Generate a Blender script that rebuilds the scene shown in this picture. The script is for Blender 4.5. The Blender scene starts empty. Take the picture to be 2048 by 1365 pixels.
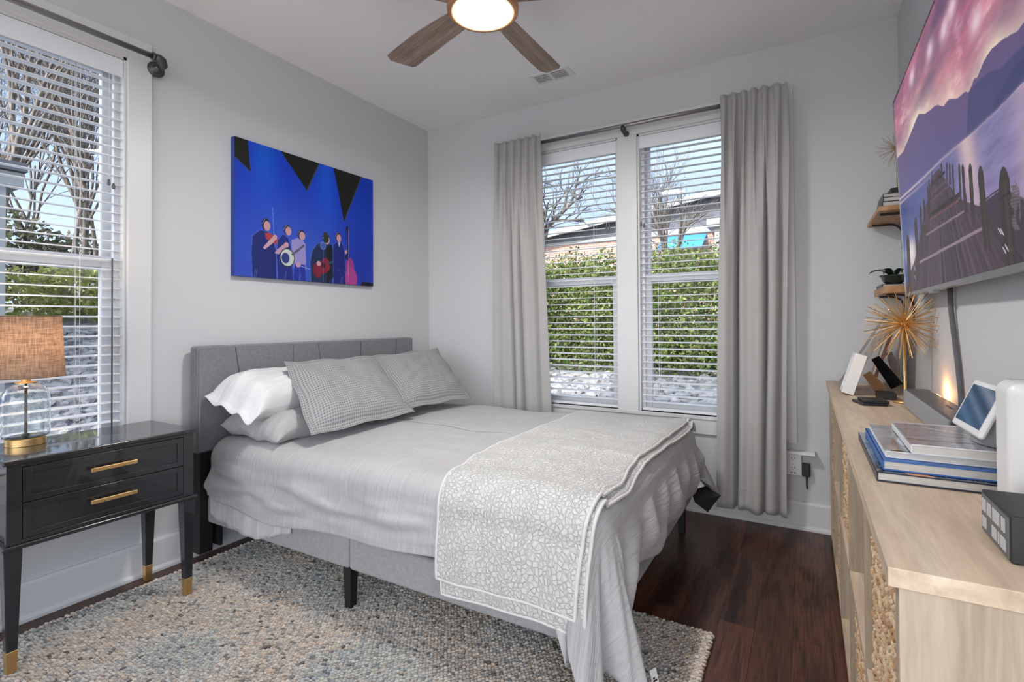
import bpy, bmesh, math, random
import numpy as np
from mathutils import Vector, Matrix, noise

random.seed(7)
R_ = math.radians
S = bpy.context.scene
col = S.collection
PI = math.pi

# ------------------------------------------------------------------ camera
cam = bpy.data.cameras.new('camera'); co = bpy.data.objects.new('camera', cam); col.objects.link(co)
def cam_axes(yaw, pitch, roll):
    f = Vector((-math.sin(yaw)*math.cos(pitch), math.cos(yaw)*math.cos(pitch), math.sin(pitch)))
    r = Vector((math.cos(yaw), math.sin(yaw), 0)); u = r.cross(f)
    c, s = math.cos(roll), math.sin(roll)
    return c*r+s*u, -s*r+c*u, f
r_, u_, f_ = cam_axes(R_(29.994), R_(0.689), R_(-0.357))
m = Matrix((r_, u_, -f_)).transposed().to_4x4(); m.translation = (2.682, -3.283, 1.165)
co.matrix_world = m
cam.sensor_width = 36; cam.lens = 1019.4/2048*36
cam.shift_y = -(682.5-632.2)/2048
cam.clip_start = 0.02; cam.clip_end = 300
S.camera = co

# ------------------------------------------------------------------ world, sun, exposure
S.view_settings.view_transform = 'Standard'; S.view_settings.look = 'None'
S.view_settings.gamma = 1; S.view_settings.use_curve_mapping = False
S.view_settings.exposure = 0.9
W = bpy.data.worlds.new('sky'); S.world = W; W.use_nodes = True
nt = W.node_tree; nt.nodes.clear()
o = nt.nodes.new('ShaderNodeOutputWorld'); bg = nt.nodes.new('ShaderNodeBackground')
tc = nt.nodes.new('ShaderNodeTexCoord'); sp = nt.nodes.new('ShaderNodeSeparateXYZ')
rp = nt.nodes.new('ShaderNodeValToRGB'); rp.color_ramp.elements[0].position = 0.0; rp.color_ramp.elements[0].color = (.60, .74, .98, 1)
rp.color_ramp.elements[1].position = .55; rp.color_ramp.elements[1].color = (.34, .50, .82, 1)
nz = nt.nodes.new('ShaderNodeTexNoise'); nz.inputs['Scale'].default_value = 3.0; nz.inputs['Detail'].default_value = 7
mp = nt.nodes.new('ShaderNodeMapping'); mp.inputs['Scale'].default_value = (1, 1, 3)
cr = nt.nodes.new('ShaderNodeValToRGB'); cr.color_ramp.elements[0].position = .42; cr.color_ramp.elements[1].position = .95
mx = nt.nodes.new('ShaderNodeMixRGB'); mx.inputs[2].default_value = (.85, .90, 1, 1)
L = nt.links.new
L(tc.outputs['Generated'], sp.inputs[0]); L(sp.outputs[2], rp.inputs[0]); L(tc.outputs['Generated'], mp.inputs[0]); L(mp.outputs[0], nz.inputs[0])
L(nz.outputs[0], cr.inputs[0]); L(cr.outputs[0], mx.inputs[0]); L(rp.outputs[0], mx.inputs[1]); 
# the sky is brightest around the sun
dt = nt.nodes.new('ShaderNodeVectorMath'); dt.operation = 'DOT_PRODUCT'; dt.inputs[1].default_value = tuple(Vector((-.20, -1, .62)).normalized())
rg = nt.nodes.new('ShaderNodeMapRange'); rg.interpolation_type = 'SMOOTHSTEP'; rg.inputs['From Min'].default_value = .15; rg.inputs['From Max'].default_value = .95
ga = nt.nodes.new('ShaderNodeMixRGB'); ga.blend_type = 'ADD'; ga.inputs[2].default_value = (2.75, 2.72, 2.66, 1)
L(tc.outputs['Generated'], dt.inputs[0]); L(dt.outputs['Value'], rg.inputs[0]); L(rg.outputs[0], ga.inputs[0]); L(mx.outputs[0], ga.inputs[1]); L(ga.outputs[0], bg.inputs[0]); L(bg.outputs[0], o.inputs[0])
bg.inputs[1].default_value = .80
sun = bpy.data.lights.new('sun', 'SUN'); sun.energy = 3.2; sun.angle = R_(.6); sun.color = (1, .96, .9)
so = bpy.data.objects.new('sun', sun); col.objects.link(so)
so.rotation_euler = Vector((.20, 1, -.62)).to_track_quat('-Z', 'Y').to_euler()
FAN_LIGHT = 112.0      # emission of the fan's diffuser
LAMP_W = 2.6

# ------------------------------------------------------------------ materials
def mat(name, base=(.8, .8, .8), rough=.5, metal=0, **k):
    m = bpy.data.materials.new(name); m.use_nodes = True
    b = m.node_tree.nodes['Principled BSDF']
    b.inputs['Base Color'].default_value = (*base, 1); b.inputs['Roughness'].default_value = rough; b.inputs['Metallic'].default_value = metal
    if 'spec' in k: b.inputs['Specular IOR Level'].default_value = k['spec']
    if 'sheen' in k: b.inputs['Sheen Weight'].default_value = k['sheen']
    if 'emit' in k:
        b.inputs['Emission Color'].default_value = (*k['emit'], 1); b.inputs['Emission Strength'].default_value = k.get('es', 1)
    if 'trans' in k: b.inputs['Transmission Weight'].default_value = k['trans']
    if 'coat' in k: b.inputs['Coat Weight'].default_value = k['coat']
    return m
def N(m, t, **k):
    n = m.node_tree.nodes.new(t)
    for a, v in k.items():
        if a in n.inputs: n.inputs[a].default_value = v
        else: setattr(n, a, v)
    return n
def lk(m, a, b): m.node_tree.links.new(a, b)
def bsdf(m): return m.node_tree.nodes['Principled BSDF']
def coords(m, scale=(1, 1, 1), uv=False, rot=(0, 0, 0)):
    t = N(m, 'ShaderNodeTexCoord'); p = N(m, 'ShaderNodeMapping'); p.inputs['Scale'].default_value = scale; p.inputs['Rotation'].default_value = rot
    lk(m, t.outputs['UV' if uv else 'Object'], p.inputs[0]); return p.outputs[0]
def ramp(m, fac, stops):
    r = N(m, 'ShaderNodeValToRGB'); e = r.color_ramp.elements
    while len(e) < len(stops): e.new(.5)
    for i, (p, c) in enumerate(stops): e[i].position = p; e[i].color = (*c, 1)
    lk(m, fac, r.inputs[0]); return r.outputs[0]
def bump(m, h, strength=.3, dist=.002, prev=None):
    b = N(m, 'ShaderNodeBump', Strength=strength, Distance=dist); lk(m, h, b.inputs['Height'])
    if prev: lk(m, prev, b.inputs['Normal'])
    lk(m, b.outputs[0], bsdf(m).inputs['Normal']); return b.outputs[0]
def noise_n(m, vec, scale, detail=4, rough=.5, dist=0):
    n = N(m, 'ShaderNodeTexNoise'); n.inputs['Scale'].default_value = scale; n.inputs['Detail'].default_value = detail
    n.inputs['Roughness'].default_value = rough; n.inputs['Distortion'].default_value = dist
    lk(m, vec, n.inputs[0]); return n.outputs[0]
def wood(name, c0, c1, c2, along='Y', rough=.45, scale=1.0, bumps=.15, rings=6):
    m = mat(name, c1, rough)
    sc = {'X': (1.2, 14, 14), 'Y': (14, 1.2, 14), 'Z': (14, 14, 1.2)}[along]
    v = coords(m, tuple(a*scale for a in sc))
    a = noise_n(m, v, 1.0, 6, .6, 1.2)
    c = ramp(m, a, [(.3, c0), (.5, c1), (.7, c2)])
    sc2 = {'X': (.8, 5, 5), 'Y': (5, .8, 5), 'Z': (5, 5, .8)}[along]
    v2 = coords(m, tuple(q*scale for q in sc2))
    w = N(m, 'ShaderNodeTexWave'); w.wave_type = 'RINGS'; w.rings_direction = along; w.inputs['Scale'].default_value = rings*.5; w.inputs['Distortion'].default_value = 5; w.inputs['Detail'].default_value = 3; w.inputs['Detail Scale'].default_value = 1.2
    lk(m, v2, w.inputs[0])
    v3 = coords(m, tuple(q*4*scale for q in sc)); fine = noise_n(m, v3, 2, 3, .6)
    mx = N(m, 'ShaderNodeMixRGB', blend_type='MULTIPLY'); mx.inputs[0].default_value = .35
    lk(m, c, mx.inputs[1]); lk(m, ramp(m, w.outputs['Color'], [(0, (.6, .6, .6)), (1, (1, 1, 1))]), mx.inputs[2])
    mx2 = N(m, 'ShaderNodeMixRGB', blend_type='MULTIPLY'); mx2.inputs[0].default_value = .3
    lk(m, mx.outputs[0], mx2.inputs[1]); lk(m, ramp(m, fine, [(.35, (.55, .55, .55)), (.6, (1, 1, 1))]), mx2.inputs[2])
    lk(m, mx2.outputs[0], bsdf(m).inputs['Base Color'])
    bump(m, fine, bumps, .001)
    return m
def fabric(name, c, scale=900, var=.12, rough=.9, strength=.35, blot=25):
    m = mat(name, c, rough, sheen=.25, spec=.2)
    v = coords(m, (1, 1, 1)); a = noise_n(m, v, scale, 2); b = noise_n(m, v, blot, 5, .6)
    d = tuple(x*(1-var) for x in c); e = tuple(min(1, x*(1+var)) for x in c)
    mx = N(m, 'ShaderNodeMixRGB'); mx.inputs[0].default_value = .5
    lk(m, ramp(m, a, [(.35, d), (.65, e)]), mx.inputs[1]); lk(m, ramp(m, b, [(.3, d), (.7, e)]), mx.inputs[2])
    lk(m, mx.outputs[0], bsdf(m).inputs['Base Color']); bump(m, a, strength, .0008)
    return m
M = {}
M['wall'] = mat('wall_paint', (.62, .625, .635), .75, spec=.25)
_v = coords(M['wall']); bump(M['wall'], noise_n(M['wall'], _v, 180, 3), .08, .0006)
M['ceiling'] = mat('ceiling_paint', (.90, .90, .90), .85, spec=.2)
_v = coords(M['ceiling']); bump(M['ceiling'], noise_n(M['ceiling'], _v, 90, 3), .08, .0006)
M['trim'] = mat('white_trim_paint', (.69, .695, .70), .38)
M['vinyl'] = mat('white_vinyl', (.8, .81, .83), .35)
M['slat'] = mat('white_slat', (.82, .84, .87), .3)
M['cord'] = mat('white_cord', (.75, .76, .78), .7)
M['tassel'] = mat('grey_tassel', (.12, .12, .12), .5)
M['pipe'] = mat('dark_pipe_metal', (.10, .10, .10), .38, .85)
M['rod'] = mat('brushed_rod_metal', (.30, .29, .28), .32, .95)
M['black_wood'] = mat('black_painted_wood', (.016, .016, .019), .27, coat=.6)
M['black'] = mat('black_plastic', (.012, .012, .013), .45)
M['leg_black'] = mat('black_leg', (.01, .01, .011), .5)
M['brass'] = mat('brushed_brass', (.72, .47, .20), .34, .9)
M['gold'] = mat('gold_wire', (.78, .50, .20), .3, .95)
M['gold_dull'] = mat('dull_gold_wire', (.52, .42, .24), .38, .9)
M['bronze'] = mat('bronze_ring', (.52, .27, .13), .35, .6)
M['nickel'] = mat('dark_bronze_housing', (.26, .21, .18), .38, .7)
M['white_plastic'] = mat('white_plastic', (.8, .8, .8), .35)
M['grey_fabric_dev'] = fabric('grey_device_cloth', (.42, .42, .42), 1500, .08)
M['paper'] = mat('page_edges', (.70, .67, .62), .8)
_v = coords(M['paper'], (1, 1, 700)); lk(M['paper'], ramp(M['paper'], noise_n(M['paper'], _v, 2, 2), [(.3, (.5, .47, .43)), (.7, (.78, .75, .70))]), bsdf(M['paper']).inputs['Base Color'])
M['headboard'] = fabric('grey_linen_upholstery', (.21, .213, .225), 700, .22, strength=.5, blot=60)
M['rail'] = fabric('grey_linen_rail', (.275, .277, .283), 700, .22, strength=.5, blot=60)
M['seam'] = mat('dark_seam', (.07, .07, .075), .9)
M['curtain'] = fabric('warm_grey_curtain', (.42, .412, .403), 1200, .05, strength=.15, blot=8)
M['white_cotton'] = fabric('white_cotton', (.72, .73, .74), 900, .04, strength=.2, blot=12)
M['plaster'] = M['wall']
M['tv_bezel'] = mat('tv_silver_edge', (.42, .43, .45), .25, .9)
M['tv_back'] = mat('tv_back', (.03, .03, .033), .35)
M['soundbar'] = mat('soundbar_grey', (.10, .10, .105), .35, .3)
M['grille'] = fabric('soundbar_grille', (.26, .27, .28), 2500, .1, strength=.3)
M['braid'] = fabric('braided_cable', (.13, .13, .14), 700, .4, strength=.6)
M['kraft'] = mat('brown_easel_board', (.22, .11, .04), .7)
M['velvet'] = mat('black_easel_velvet', (.006, .006, .007), .95, spec=.1)
M['leather'] = mat('black_leather', (.016, .017, .018), .42)
M['pot'] = mat('dark_green_glaze', (.02, .04, .03), .12, coat=.5)
M['wicker_lit'] = mat('lamp_bulb', (1, .9, .8), .5, emit=(1, .80, .58), es=14)
M['diffuser'] = mat('fan_diffuser', (1, 1, 1), .5, emit=(1, .97, .935), es=FAN_LIGHT)
M['led'] = mat('night_light_glow', (1, .8, .5), .5, emit=(1, .50, .18), es=30)
M['oak'] = wood('pale_oak', (.56, .42, .30), (.66, .515, .375), (.75, .61, .465), 'Y', .5, 1.0, rings=4)
M['oak_v'] = wood('pale_oak_vertical', (.36, .29, .21), (.50, .40, .295), (.60, .49, .37), 'Z', .5, 1.0)
M['fanwood'] = wood('grey_oak_blade', (.21, .145, .105), (.34, .255, .195), (.47, .37, .30), 'X', .55, 1.4, .3)
M['shelfwood'] = wood('honey_shelf_wood', (.34, .15, .06), (.52, .27, .12), (.66, .40, .22), 'Y', .5, 1.5, rings=10)
M['framewood'] = wood('grey_frame_wood', (.20, .17, .15), (.33, .30, .28), (.44, .40, .37), 'Z', .55)
M['frameorange'] = wood('brown_frame_wood', (.30, .15, .08), (.45, .25, .14), (.58, .35, .22), 'Z', .5)
# floor
m = M['floor'] = mat('dark_walnut_floor', (.05, .02, .012), .32, spec=.35)
br = N(m, 'ShaderNodeTexBrick'); br.offset = .37; br.inputs['Scale'].default_value = 1; br.inputs['Mortar Size'].default_value = .0016; br.inputs['Brick Width'].default_value = 1.15; br.inputs['Row Height'].default_value = .125
br.inputs['Color1'].default_value = (.30, .30, .30, 1); br.inputs['Color2'].default_value = (.9, .9, .9, 1); br.inputs['Mortar'].default_value = (0, 0, 0, 1); br.inputs['Bias'].default_value = 0
lk(m, coords(m, (1, 1, 1), rot=(0, 0, PI/2)), br.inputs[0])
v = coords(m, (5, .9, 5)); add = N(m, 'ShaderNodeVectorMath', operation='ADD'); sc_ = N(m, 'ShaderNodeVectorMath', operation='SCALE'); sc_.inputs['Scale'].default_value = 9
lk(m, br.outputs['Color'], sc_.inputs[0]); lk(m, v, add.inputs[0]); lk(m, sc_.outputs[0], add.inputs[1])
nn = noise_n(m, add.outputs[0], .9, 3, .5, .6)
mul = N(m, 'ShaderNodeMath', operation='MULTIPLY'); mul.inputs[1].default_value = 16; lk(m, nn, mul.inputs[0])
sn = N(m, 'ShaderNodeMath', operation='SINE'); lk(m, mul.outputs[0], sn.inputs[0])
ma = N(m, 'ShaderNodeMapRange'); ma.inputs['From Min'].default_value = -1; lk(m, sn.outputs[0], ma.inputs['Value'])
gr = noise_n(m, coords(m, (60, 3, 60)), 2, 4, .6)
ad = N(m, 'ShaderNodeMath', operation='MULTIPLY_ADD'); ad.inputs[1].default_value = .35; lk(m, ma.outputs[0], ad.inputs[0]); lk(m, gr, ad.inputs[2])
base = ramp(m, ad.outputs[0], [(.30, (.008, .0025, .002)), (.6, (.042, .014, .0085)), (.95, (.15, .06, .035))])
mm = N(m, 'ShaderNodeMixRGB', blend_type='MULTIPLY'); mm.inputs[0].default_value = .55; lk(m, base, mm.inputs[1]); lk(m, br.outputs['Color'], mm.inputs[2]); lk(m, mm.outputs[0], bsdf(m).inputs['Base Color'])
bump(m, br.outputs['Fac'], -.4, .0015)
# comforter: crinkled threads along cloth y
def crinkle(name, c, sx=95, sy=5, strength=.8, var=.12):
    m = mat(name, c, .85, sheen=.2, spec=.2)
    v = coords(m, (sx, sy, 1), uv=True); a = noise_n(m, v, 1.0, 4, .55, .5)
    v2 = coords(m, (1, 1, 1), uv=True); b = noise_n(m, v2, 3.5, 4, .55)
    d = tuple(x*(1-var) for x in c)
    lk(m, ramp(m, a, [(.3, d), (.65, c)]), bsdf(m).inputs['Base Color'])
    n1 = bump(m, b, .6, .025); bump(m, a, strength, .007, n1)
    return m
M['comforter'] = crinkle('grey_crinkle_comforter', (.445, .44, .445))
M['sheet'] = crinkle('light_grey_crinkle_sheet', (.50, .50, .50), 70, 6, 1.0)
M['pillow_white'] = crinkle('white_crinkle_case', (.73, .73, .735), 26, 5, .9, .05)
M['pillow_grey'] = crinkle('grey_crinkle_case', (.42, .42, .42), 30, 5, .9, .1)
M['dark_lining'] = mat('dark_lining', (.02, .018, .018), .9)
# quilt
m = M['quilt'] = mat('white_quilted_cotton', (.57, .565, .55), .85, sheen=.2, spec=.2)
v = coords(m, (1, 1, 1), uv=True); wv = noise_n(m, v, 7, 2, .5)
add = N(m, 'ShaderNodeVectorMath', operation='MULTIPLY_ADD'); add.inputs[1].default_value = (.05, .05, .05)
nn = N(m, 'ShaderNodeTexNoise'); nn.inputs['Scale'].default_value = 9; lk(m, v, nn.inputs[0]); lk(m, nn.outputs['Color'], add.inputs[0]); lk(m, v, add.inputs[2])
vo = N(m, 'ShaderNodeTexVoronoi', feature='DISTANCE_TO_EDGE'); vo.inputs['Scale'].default_value = 62; lk(m, add.outputs[0], vo.inputs[0])
vb = N(m, 'ShaderNodeTexVoronoi', feature='F1'); vb.inputs['Scale'].default_value = 4.2; lk(m, coords(m, (1.6, 1, 1), uv=True), vb.inputs[0])
mu = N(m, 'ShaderNodeMath', operation='MULTIPLY'); mu.inputs[1].default_value = 34; lk(m, vb.outputs['Distance'], mu.inputs[0])
si = N(m, 'ShaderNodeMath', operation='SINE'); lk(m, mu.outputs[0], si.inputs[0]); ab = N(m, 'ShaderNodeMath', operation='ABSOLUTE'); lk(m, si.outputs[0], ab.inputs[0])
po = N(m, 'ShaderNodeMath', operation='POWER'); po.inputs[1].default_value = .35; lk(m, ab.outputs[0], po.inputs[0])
mr = N(m, 'ShaderNodeMapRange'); mr.inputs['From Max'].default_value = .16; lk(m, vo.outputs['Distance'], mr.inputs['Value'])
pu = N(m, 'ShaderNodeMath', operation='POWER'); pu.inputs[1].default_value = .6; lk(m, mr.outputs[0], pu.inputs[0])
mi = N(m, 'ShaderNodeMath', operation='MINIMUM'); lk(m, pu.outputs[0], mi.inputs[0]); lk(m, po.outputs[0], mi.inputs[1])
fi = noise_n(m, coords(m, (1, 1, 1), uv=True), 110, 3)
n1 = bump(m, fi, .5, .003); bump(m, mi.outputs[0], .75, .0055, n1)
M['binding'] = fabric('quilt_binding', (.62, .615, .60), 900, .05)
# waffle shams
m = M['waffle'] = mat('grey_waffle_weave', (.33, .33, .335), .9, sheen=.2, spec=.2)
v = coords(m, (1, 1, 1), uv=True); sp_ = N(m, 'ShaderNodeSeparateXYZ'); lk(m, v, sp_.inputs[0])
def sinab(o_, f):
    a = N(m, 'ShaderNodeMath', operation='MULTIPLY'); a.inputs[1].default_value = f; lk(m, o_, a.inputs[0])
    b = N(m, 'ShaderNodeMath', operation='SINE'); lk(m, a.outputs[0], b.inputs[0]); c = N(m, 'ShaderNodeMath', operation='ABSOLUTE'); lk(m, b.outputs[0], c.inputs[0]); return c.outputs[0]
wa = N(m, 'ShaderNodeMath', operation='MULTIPLY'); lk(m, sinab(sp_.outputs[0], PI*75), wa.inputs[0]); lk(m, sinab(sp_.outputs[1], PI*75), wa.inputs[1])
lk(m, ramp(m, wa.outputs[0], [(.0, (.38, .38, .385)), (.9, (.17, .17, .175))]), bsdf(m).inputs['Base Color'])
bump(m, wa.outputs[0], -.9, .004)
# linen lamp shade (translucent)
m = M['shade'] = mat('taupe_linen_shade', (.45, .33, .25), .9)
nt = m.node_tree; out = nt.nodes['Material Output']; tr = N(m, 'ShaderNodeBsdfTranslucent'); ms = N(m, 'ShaderNodeMixShader'); ms.inputs[0].default_value = .5
x1 = noise_n(m, coords(m, (25, 25, 400)), 1, 3); x2 = noise_n(m, coords(m, (350, 350, 14)), 1, 3)
mxx = N(m, 'ShaderNodeMath', operation='MULTIPLY'); lk(m, x1, mxx.inputs[0]); lk(m, x2, mxx.inputs[1])
cc = ramp(m, mxx.outputs[0], [(.12, (.22, .155, .115)), (.34, (.50, .39, .30))]); lk(m, cc, bsdf(m).inputs['Base Color']); lk(m, cc, tr.inputs['Color'])
lk(m, bsdf(m).outputs[0], ms.inputs[1]); lk(m, tr.outputs[0], ms.inputs[2]); lk(m, ms.outputs[0], out.inputs[0])
# window pane: thin glass
m = M['pane'] = mat('window_glass', (1, 1, 1), 0)
out = m.node_tree.nodes['Material Output']; tb = N(m, 'ShaderNodeBsdfTransparent'); gb = N(m, 'ShaderNodeBsdfGlossy'); gb.inputs['Roughness'].default_value = 0
fr = N(m, 'ShaderNodeFresnel'); fr.inputs[0].default_value = 1.12; ms = N(m, 'ShaderNodeMixShader'); lk(m, fr.outputs[0], ms.inputs[0]); lk(m, tb.outputs[0], ms.inputs[1]); lk(m, gb.outputs[0], ms.inputs[2]); lk(m, ms.outputs[0], out.inputs[0])
tb.inputs[0].default_value = (.95, .97, .98, 1)
# lamp glass, lightly seeded
m = M['glass'] = mat('seeded_clear_glass', (.93, .97, .98), .02, trans=1.0); bsdf(m).inputs['IOR'].default_value = 1.45
bump(m, noise_n(m, coords(m, (1, 1, 1)), 60, 2), .15, .002)
# seagrass
m = M['seagrass'] = mat('tan_seagrass_braid', (.5, .35, .2), .85)
at = N(m, 'ShaderNodeAttribute', attribute_name='tint'); v = coords(m, (1, 1, 1)); q = noise_n(m, v, 250, 3)
mm = N(m, 'ShaderNodeMixRGB', blend_type='MULTIPLY'); mm.inputs[0].default_value = .6; lk(m, at.outputs['Color'], mm.inputs[1]); lk(m, ramp(m, q, [(.3, (.5, .45, .4)), (.65, (1, 1, 1))]), mm.inputs[2]); lk(m, mm.outputs[0], bsdf(m).inputs['Base Color']); bump(m, q, .6, .002)
# attribute coloured
def attr_mat(name, rough=.6, emit=0, spec=.3, coat=0):
    m = mat(name, (1, 1, 1), rough, spec=spec, coat=coat); at = N(m, 'ShaderNodeAttribute', attribute_name='tint'); lk(m, at.outputs['Color'], bsdf(m).inputs['Base Color'])
    if emit:
        lk(m, at.outputs['Color'], bsdf(m).inputs['Emission Color']); bsdf(m).inputs['Emission Strength'].default_value = emit
    return m
M['print'] = attr_mat('printed_picture', .45)
M['cover'] = attr_mat('printed_cover', .18, spec=.5, coat=.4)
M['screen'] = attr_mat('lit_screen', .3, emit=.40, spec=.12)
lk_ = [l for l in M['screen'].node_tree.links if l.to_socket == bsdf(M['screen']).inputs['Base Color']]
for l in lk_: M['screen'].node_tree.links.remove(l)
bsdf(M['screen']).inputs['Base Color'].default_value = (.01, .01, .012, 1)
M['yarn'] = attr_mat('heathered_wool', .95, spec=.1)
_q = noise_n(M['yarn'], coords(M['yarn']), 300, 3); bump(M['yarn'], _q, .7, .003)
M['rug_base'] = mat('rug_backing', (.10, .09, .08), .95)
M['leaf'] = attr_mat('foliage', .55, spec=.2)
_at = [n for n in M['leaf'].node_tree.nodes if n.type == 'ATTRIBUTE'][0]
m = M['leaf']; tr = N(m, 'ShaderNodeBsdfTranslucent'); lk(m, _at.outputs['Color'], tr.inputs[0]); ms = N(m, 'ShaderNodeMixShader'); ms.inputs[0].default_value = .35
lk(m, bsdf(m).outputs[0], ms.inputs[1]); lk(m, tr.outputs[0], ms.inputs[2]); lk(m, ms.outputs[0], m.node_tree.nodes['Material Output'].inputs[0])
m = M['bark'] = mat('grey_bark', (.16, .13, .11), .9); q = noise_n(m, coords(m, (8, 8, 2)), 3, 5); lk(m, ramp(m, q, [(.35, (.05, .04, .035)), (.65, (.22, .18, .15))]), bsdf(m).inputs['Base Color'])
m = M['rock'] = mat('pale_rock', (.45, .44, .44), .9); q = noise_n(m, coords(m), 9, 6, .65); lk(m, ramp(m, q, [(.3, (.14, .135, .135)), (.7, (.42, .40, .40))]), bsdf(m).inputs['Base Color']); bump(m, q, .7, .03)
m = M['gravel'] = mat('gravel_bank', (.4, .39, .39), .95); vv = N(m, 'ShaderNodeTexVoronoi'); vv.inputs['Scale'].default_value = 9; lk(m, coords(m), vv.inputs[0]); lk(m, ramp(m, vv.outputs['Distance'], [(.0, (.38, .37, .36)), (.8, (.12, .115, .115))]), bsdf(m).inputs['Base Color']); bump(m, vv.outputs['Distance'], -.8, .05)
M['soil'] = mat('brown_soil', (.16, .13, .09), .95)
M['outdoor_white'] = mat('outdoor_white_trim', (.32, .32, .315), .7)
M['slate'] = mat('dark_paving', (.09, .10, .125), .8)
M['siding'] = mat('blue_grey_siding', (.20, .24, .31), .7)
M['brick'] = mat('pink_brick', (.40, .27, .22), .9)
m = M['brick']; b2 = N(m, 'ShaderNodeTexBrick'); b2.inputs['Scale'].default_value = 1; b2.inputs['Brick Width'].default_value = .22; b2.inputs['Row Height'].default_value = .075; b2.inputs['Mortar Size'].default_value = .008
b2.inputs['Color1'].default_value = (.42, .25, .19, 1); b2.inputs['Color2'].default_value = (.34, .19, .15, 1); b2.inputs['Mortar'].default_value = (.5, .46, .42, 1); lk(m, coords(m, rot=(PI/2, 0, 0)), b2.inputs[0]); lk(m, b2.outputs[0], bsdf(m).inputs['Base Color'])
M['shingle'] = mat('grey_shingle', (.13, .13, .145), .9)
M['blue_awning'] = mat('blue_awning', (.05, .25, .62), .7)
M['letter'] = mat('chalk_white_letters', (.55, .56, .57), .7)
M['box_black'] = mat('black_box_paint', (.02, .021, .022), .5)
M['box_grey'] = mat('grey_box_face', (.13, .135, .14), .6)
M['photo'] = mat('photo_paper', (.55, .57, .58), .3)
M['socket'] = mat('socket_slots', (.03, .03, .03), .6)
M['blue_cover'] = mat('blue_book_cloth', (.03, .13, .42), .4)
M['navy_cover'] = mat('navy_book_cover', (.018, .022, .045), .35)

# ------------------------------------------------------------------ helpers
def root_loc(p):
    while p is not None:
        if p.parent is None: return Vector(p.location)
        p = p.parent
    return Vector((0, 0, 0))
def mk(name, verts, faces, m, parent=None, smooth=False, bevel=0, segs=2, uvs=None, tint=None, org=None, mats=None, fm=None, solid=0, sub=0):
    me = bpy.data.meshes.new(name)
    o = bpy.data.objects.new(name, me); col.objects.link(o)
    if parent is not None:
        o.parent = parent; b = root_loc(parent)
    else:
        b = Vector(org) if org is not None else Vector((0, 0, 0)); o.location = b
    V = np.asarray(verts, dtype=float) - np.array(b)
    me.from_pydata(V.tolist(), [], [tuple(f) for f in faces])
    if mats:
        for q in mats: me.materials.append(q)
        for p, k in zip(me.polygons, fm): p.material_index = k
    else: me.materials.append(m)
    if smooth:
        me.polygons.foreach_set('use_smooth', [True]*len(me.polygons))
    if uvs is not None:
        uvl = me.uv_layers.new(name='UVMap'); idx = np.empty(len(me.loops), dtype=np.int32); me.loops.foreach_get('vertex_index', idx)
        uvl.data.foreach_set('uv', np.asarray(uvs, dtype=np.float32)[idx].ravel())
    if tint is not None:
        ca = me.color_attributes.new('tint', 'FLOAT_COLOR', 'POINT'); t = np.ones((len(V), 4), dtype=np.float32); t[:, :3] = tint; ca.data.foreach_set('color', t.ravel())
    me.update()
    if bevel:
        w = o.modifiers.new('bevel', 'BEVEL'); w.width = bevel; w.segments = segs; w.limit_method = 'ANGLE'; w.angle_limit = R_(40); w.harden_normals = True
        me.polygons.foreach_set('use_smooth', [True]*len(me.polygons))
    if solid:
        w = o.modifiers.new('solid', 'SOLIDIFY'); w.thickness = solid; w.offset = 0
    if sub:
        w = o.modifiers.new('sub', 'SUBSURF'); w.levels = sub; w.render_levels = sub
    return o
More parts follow.
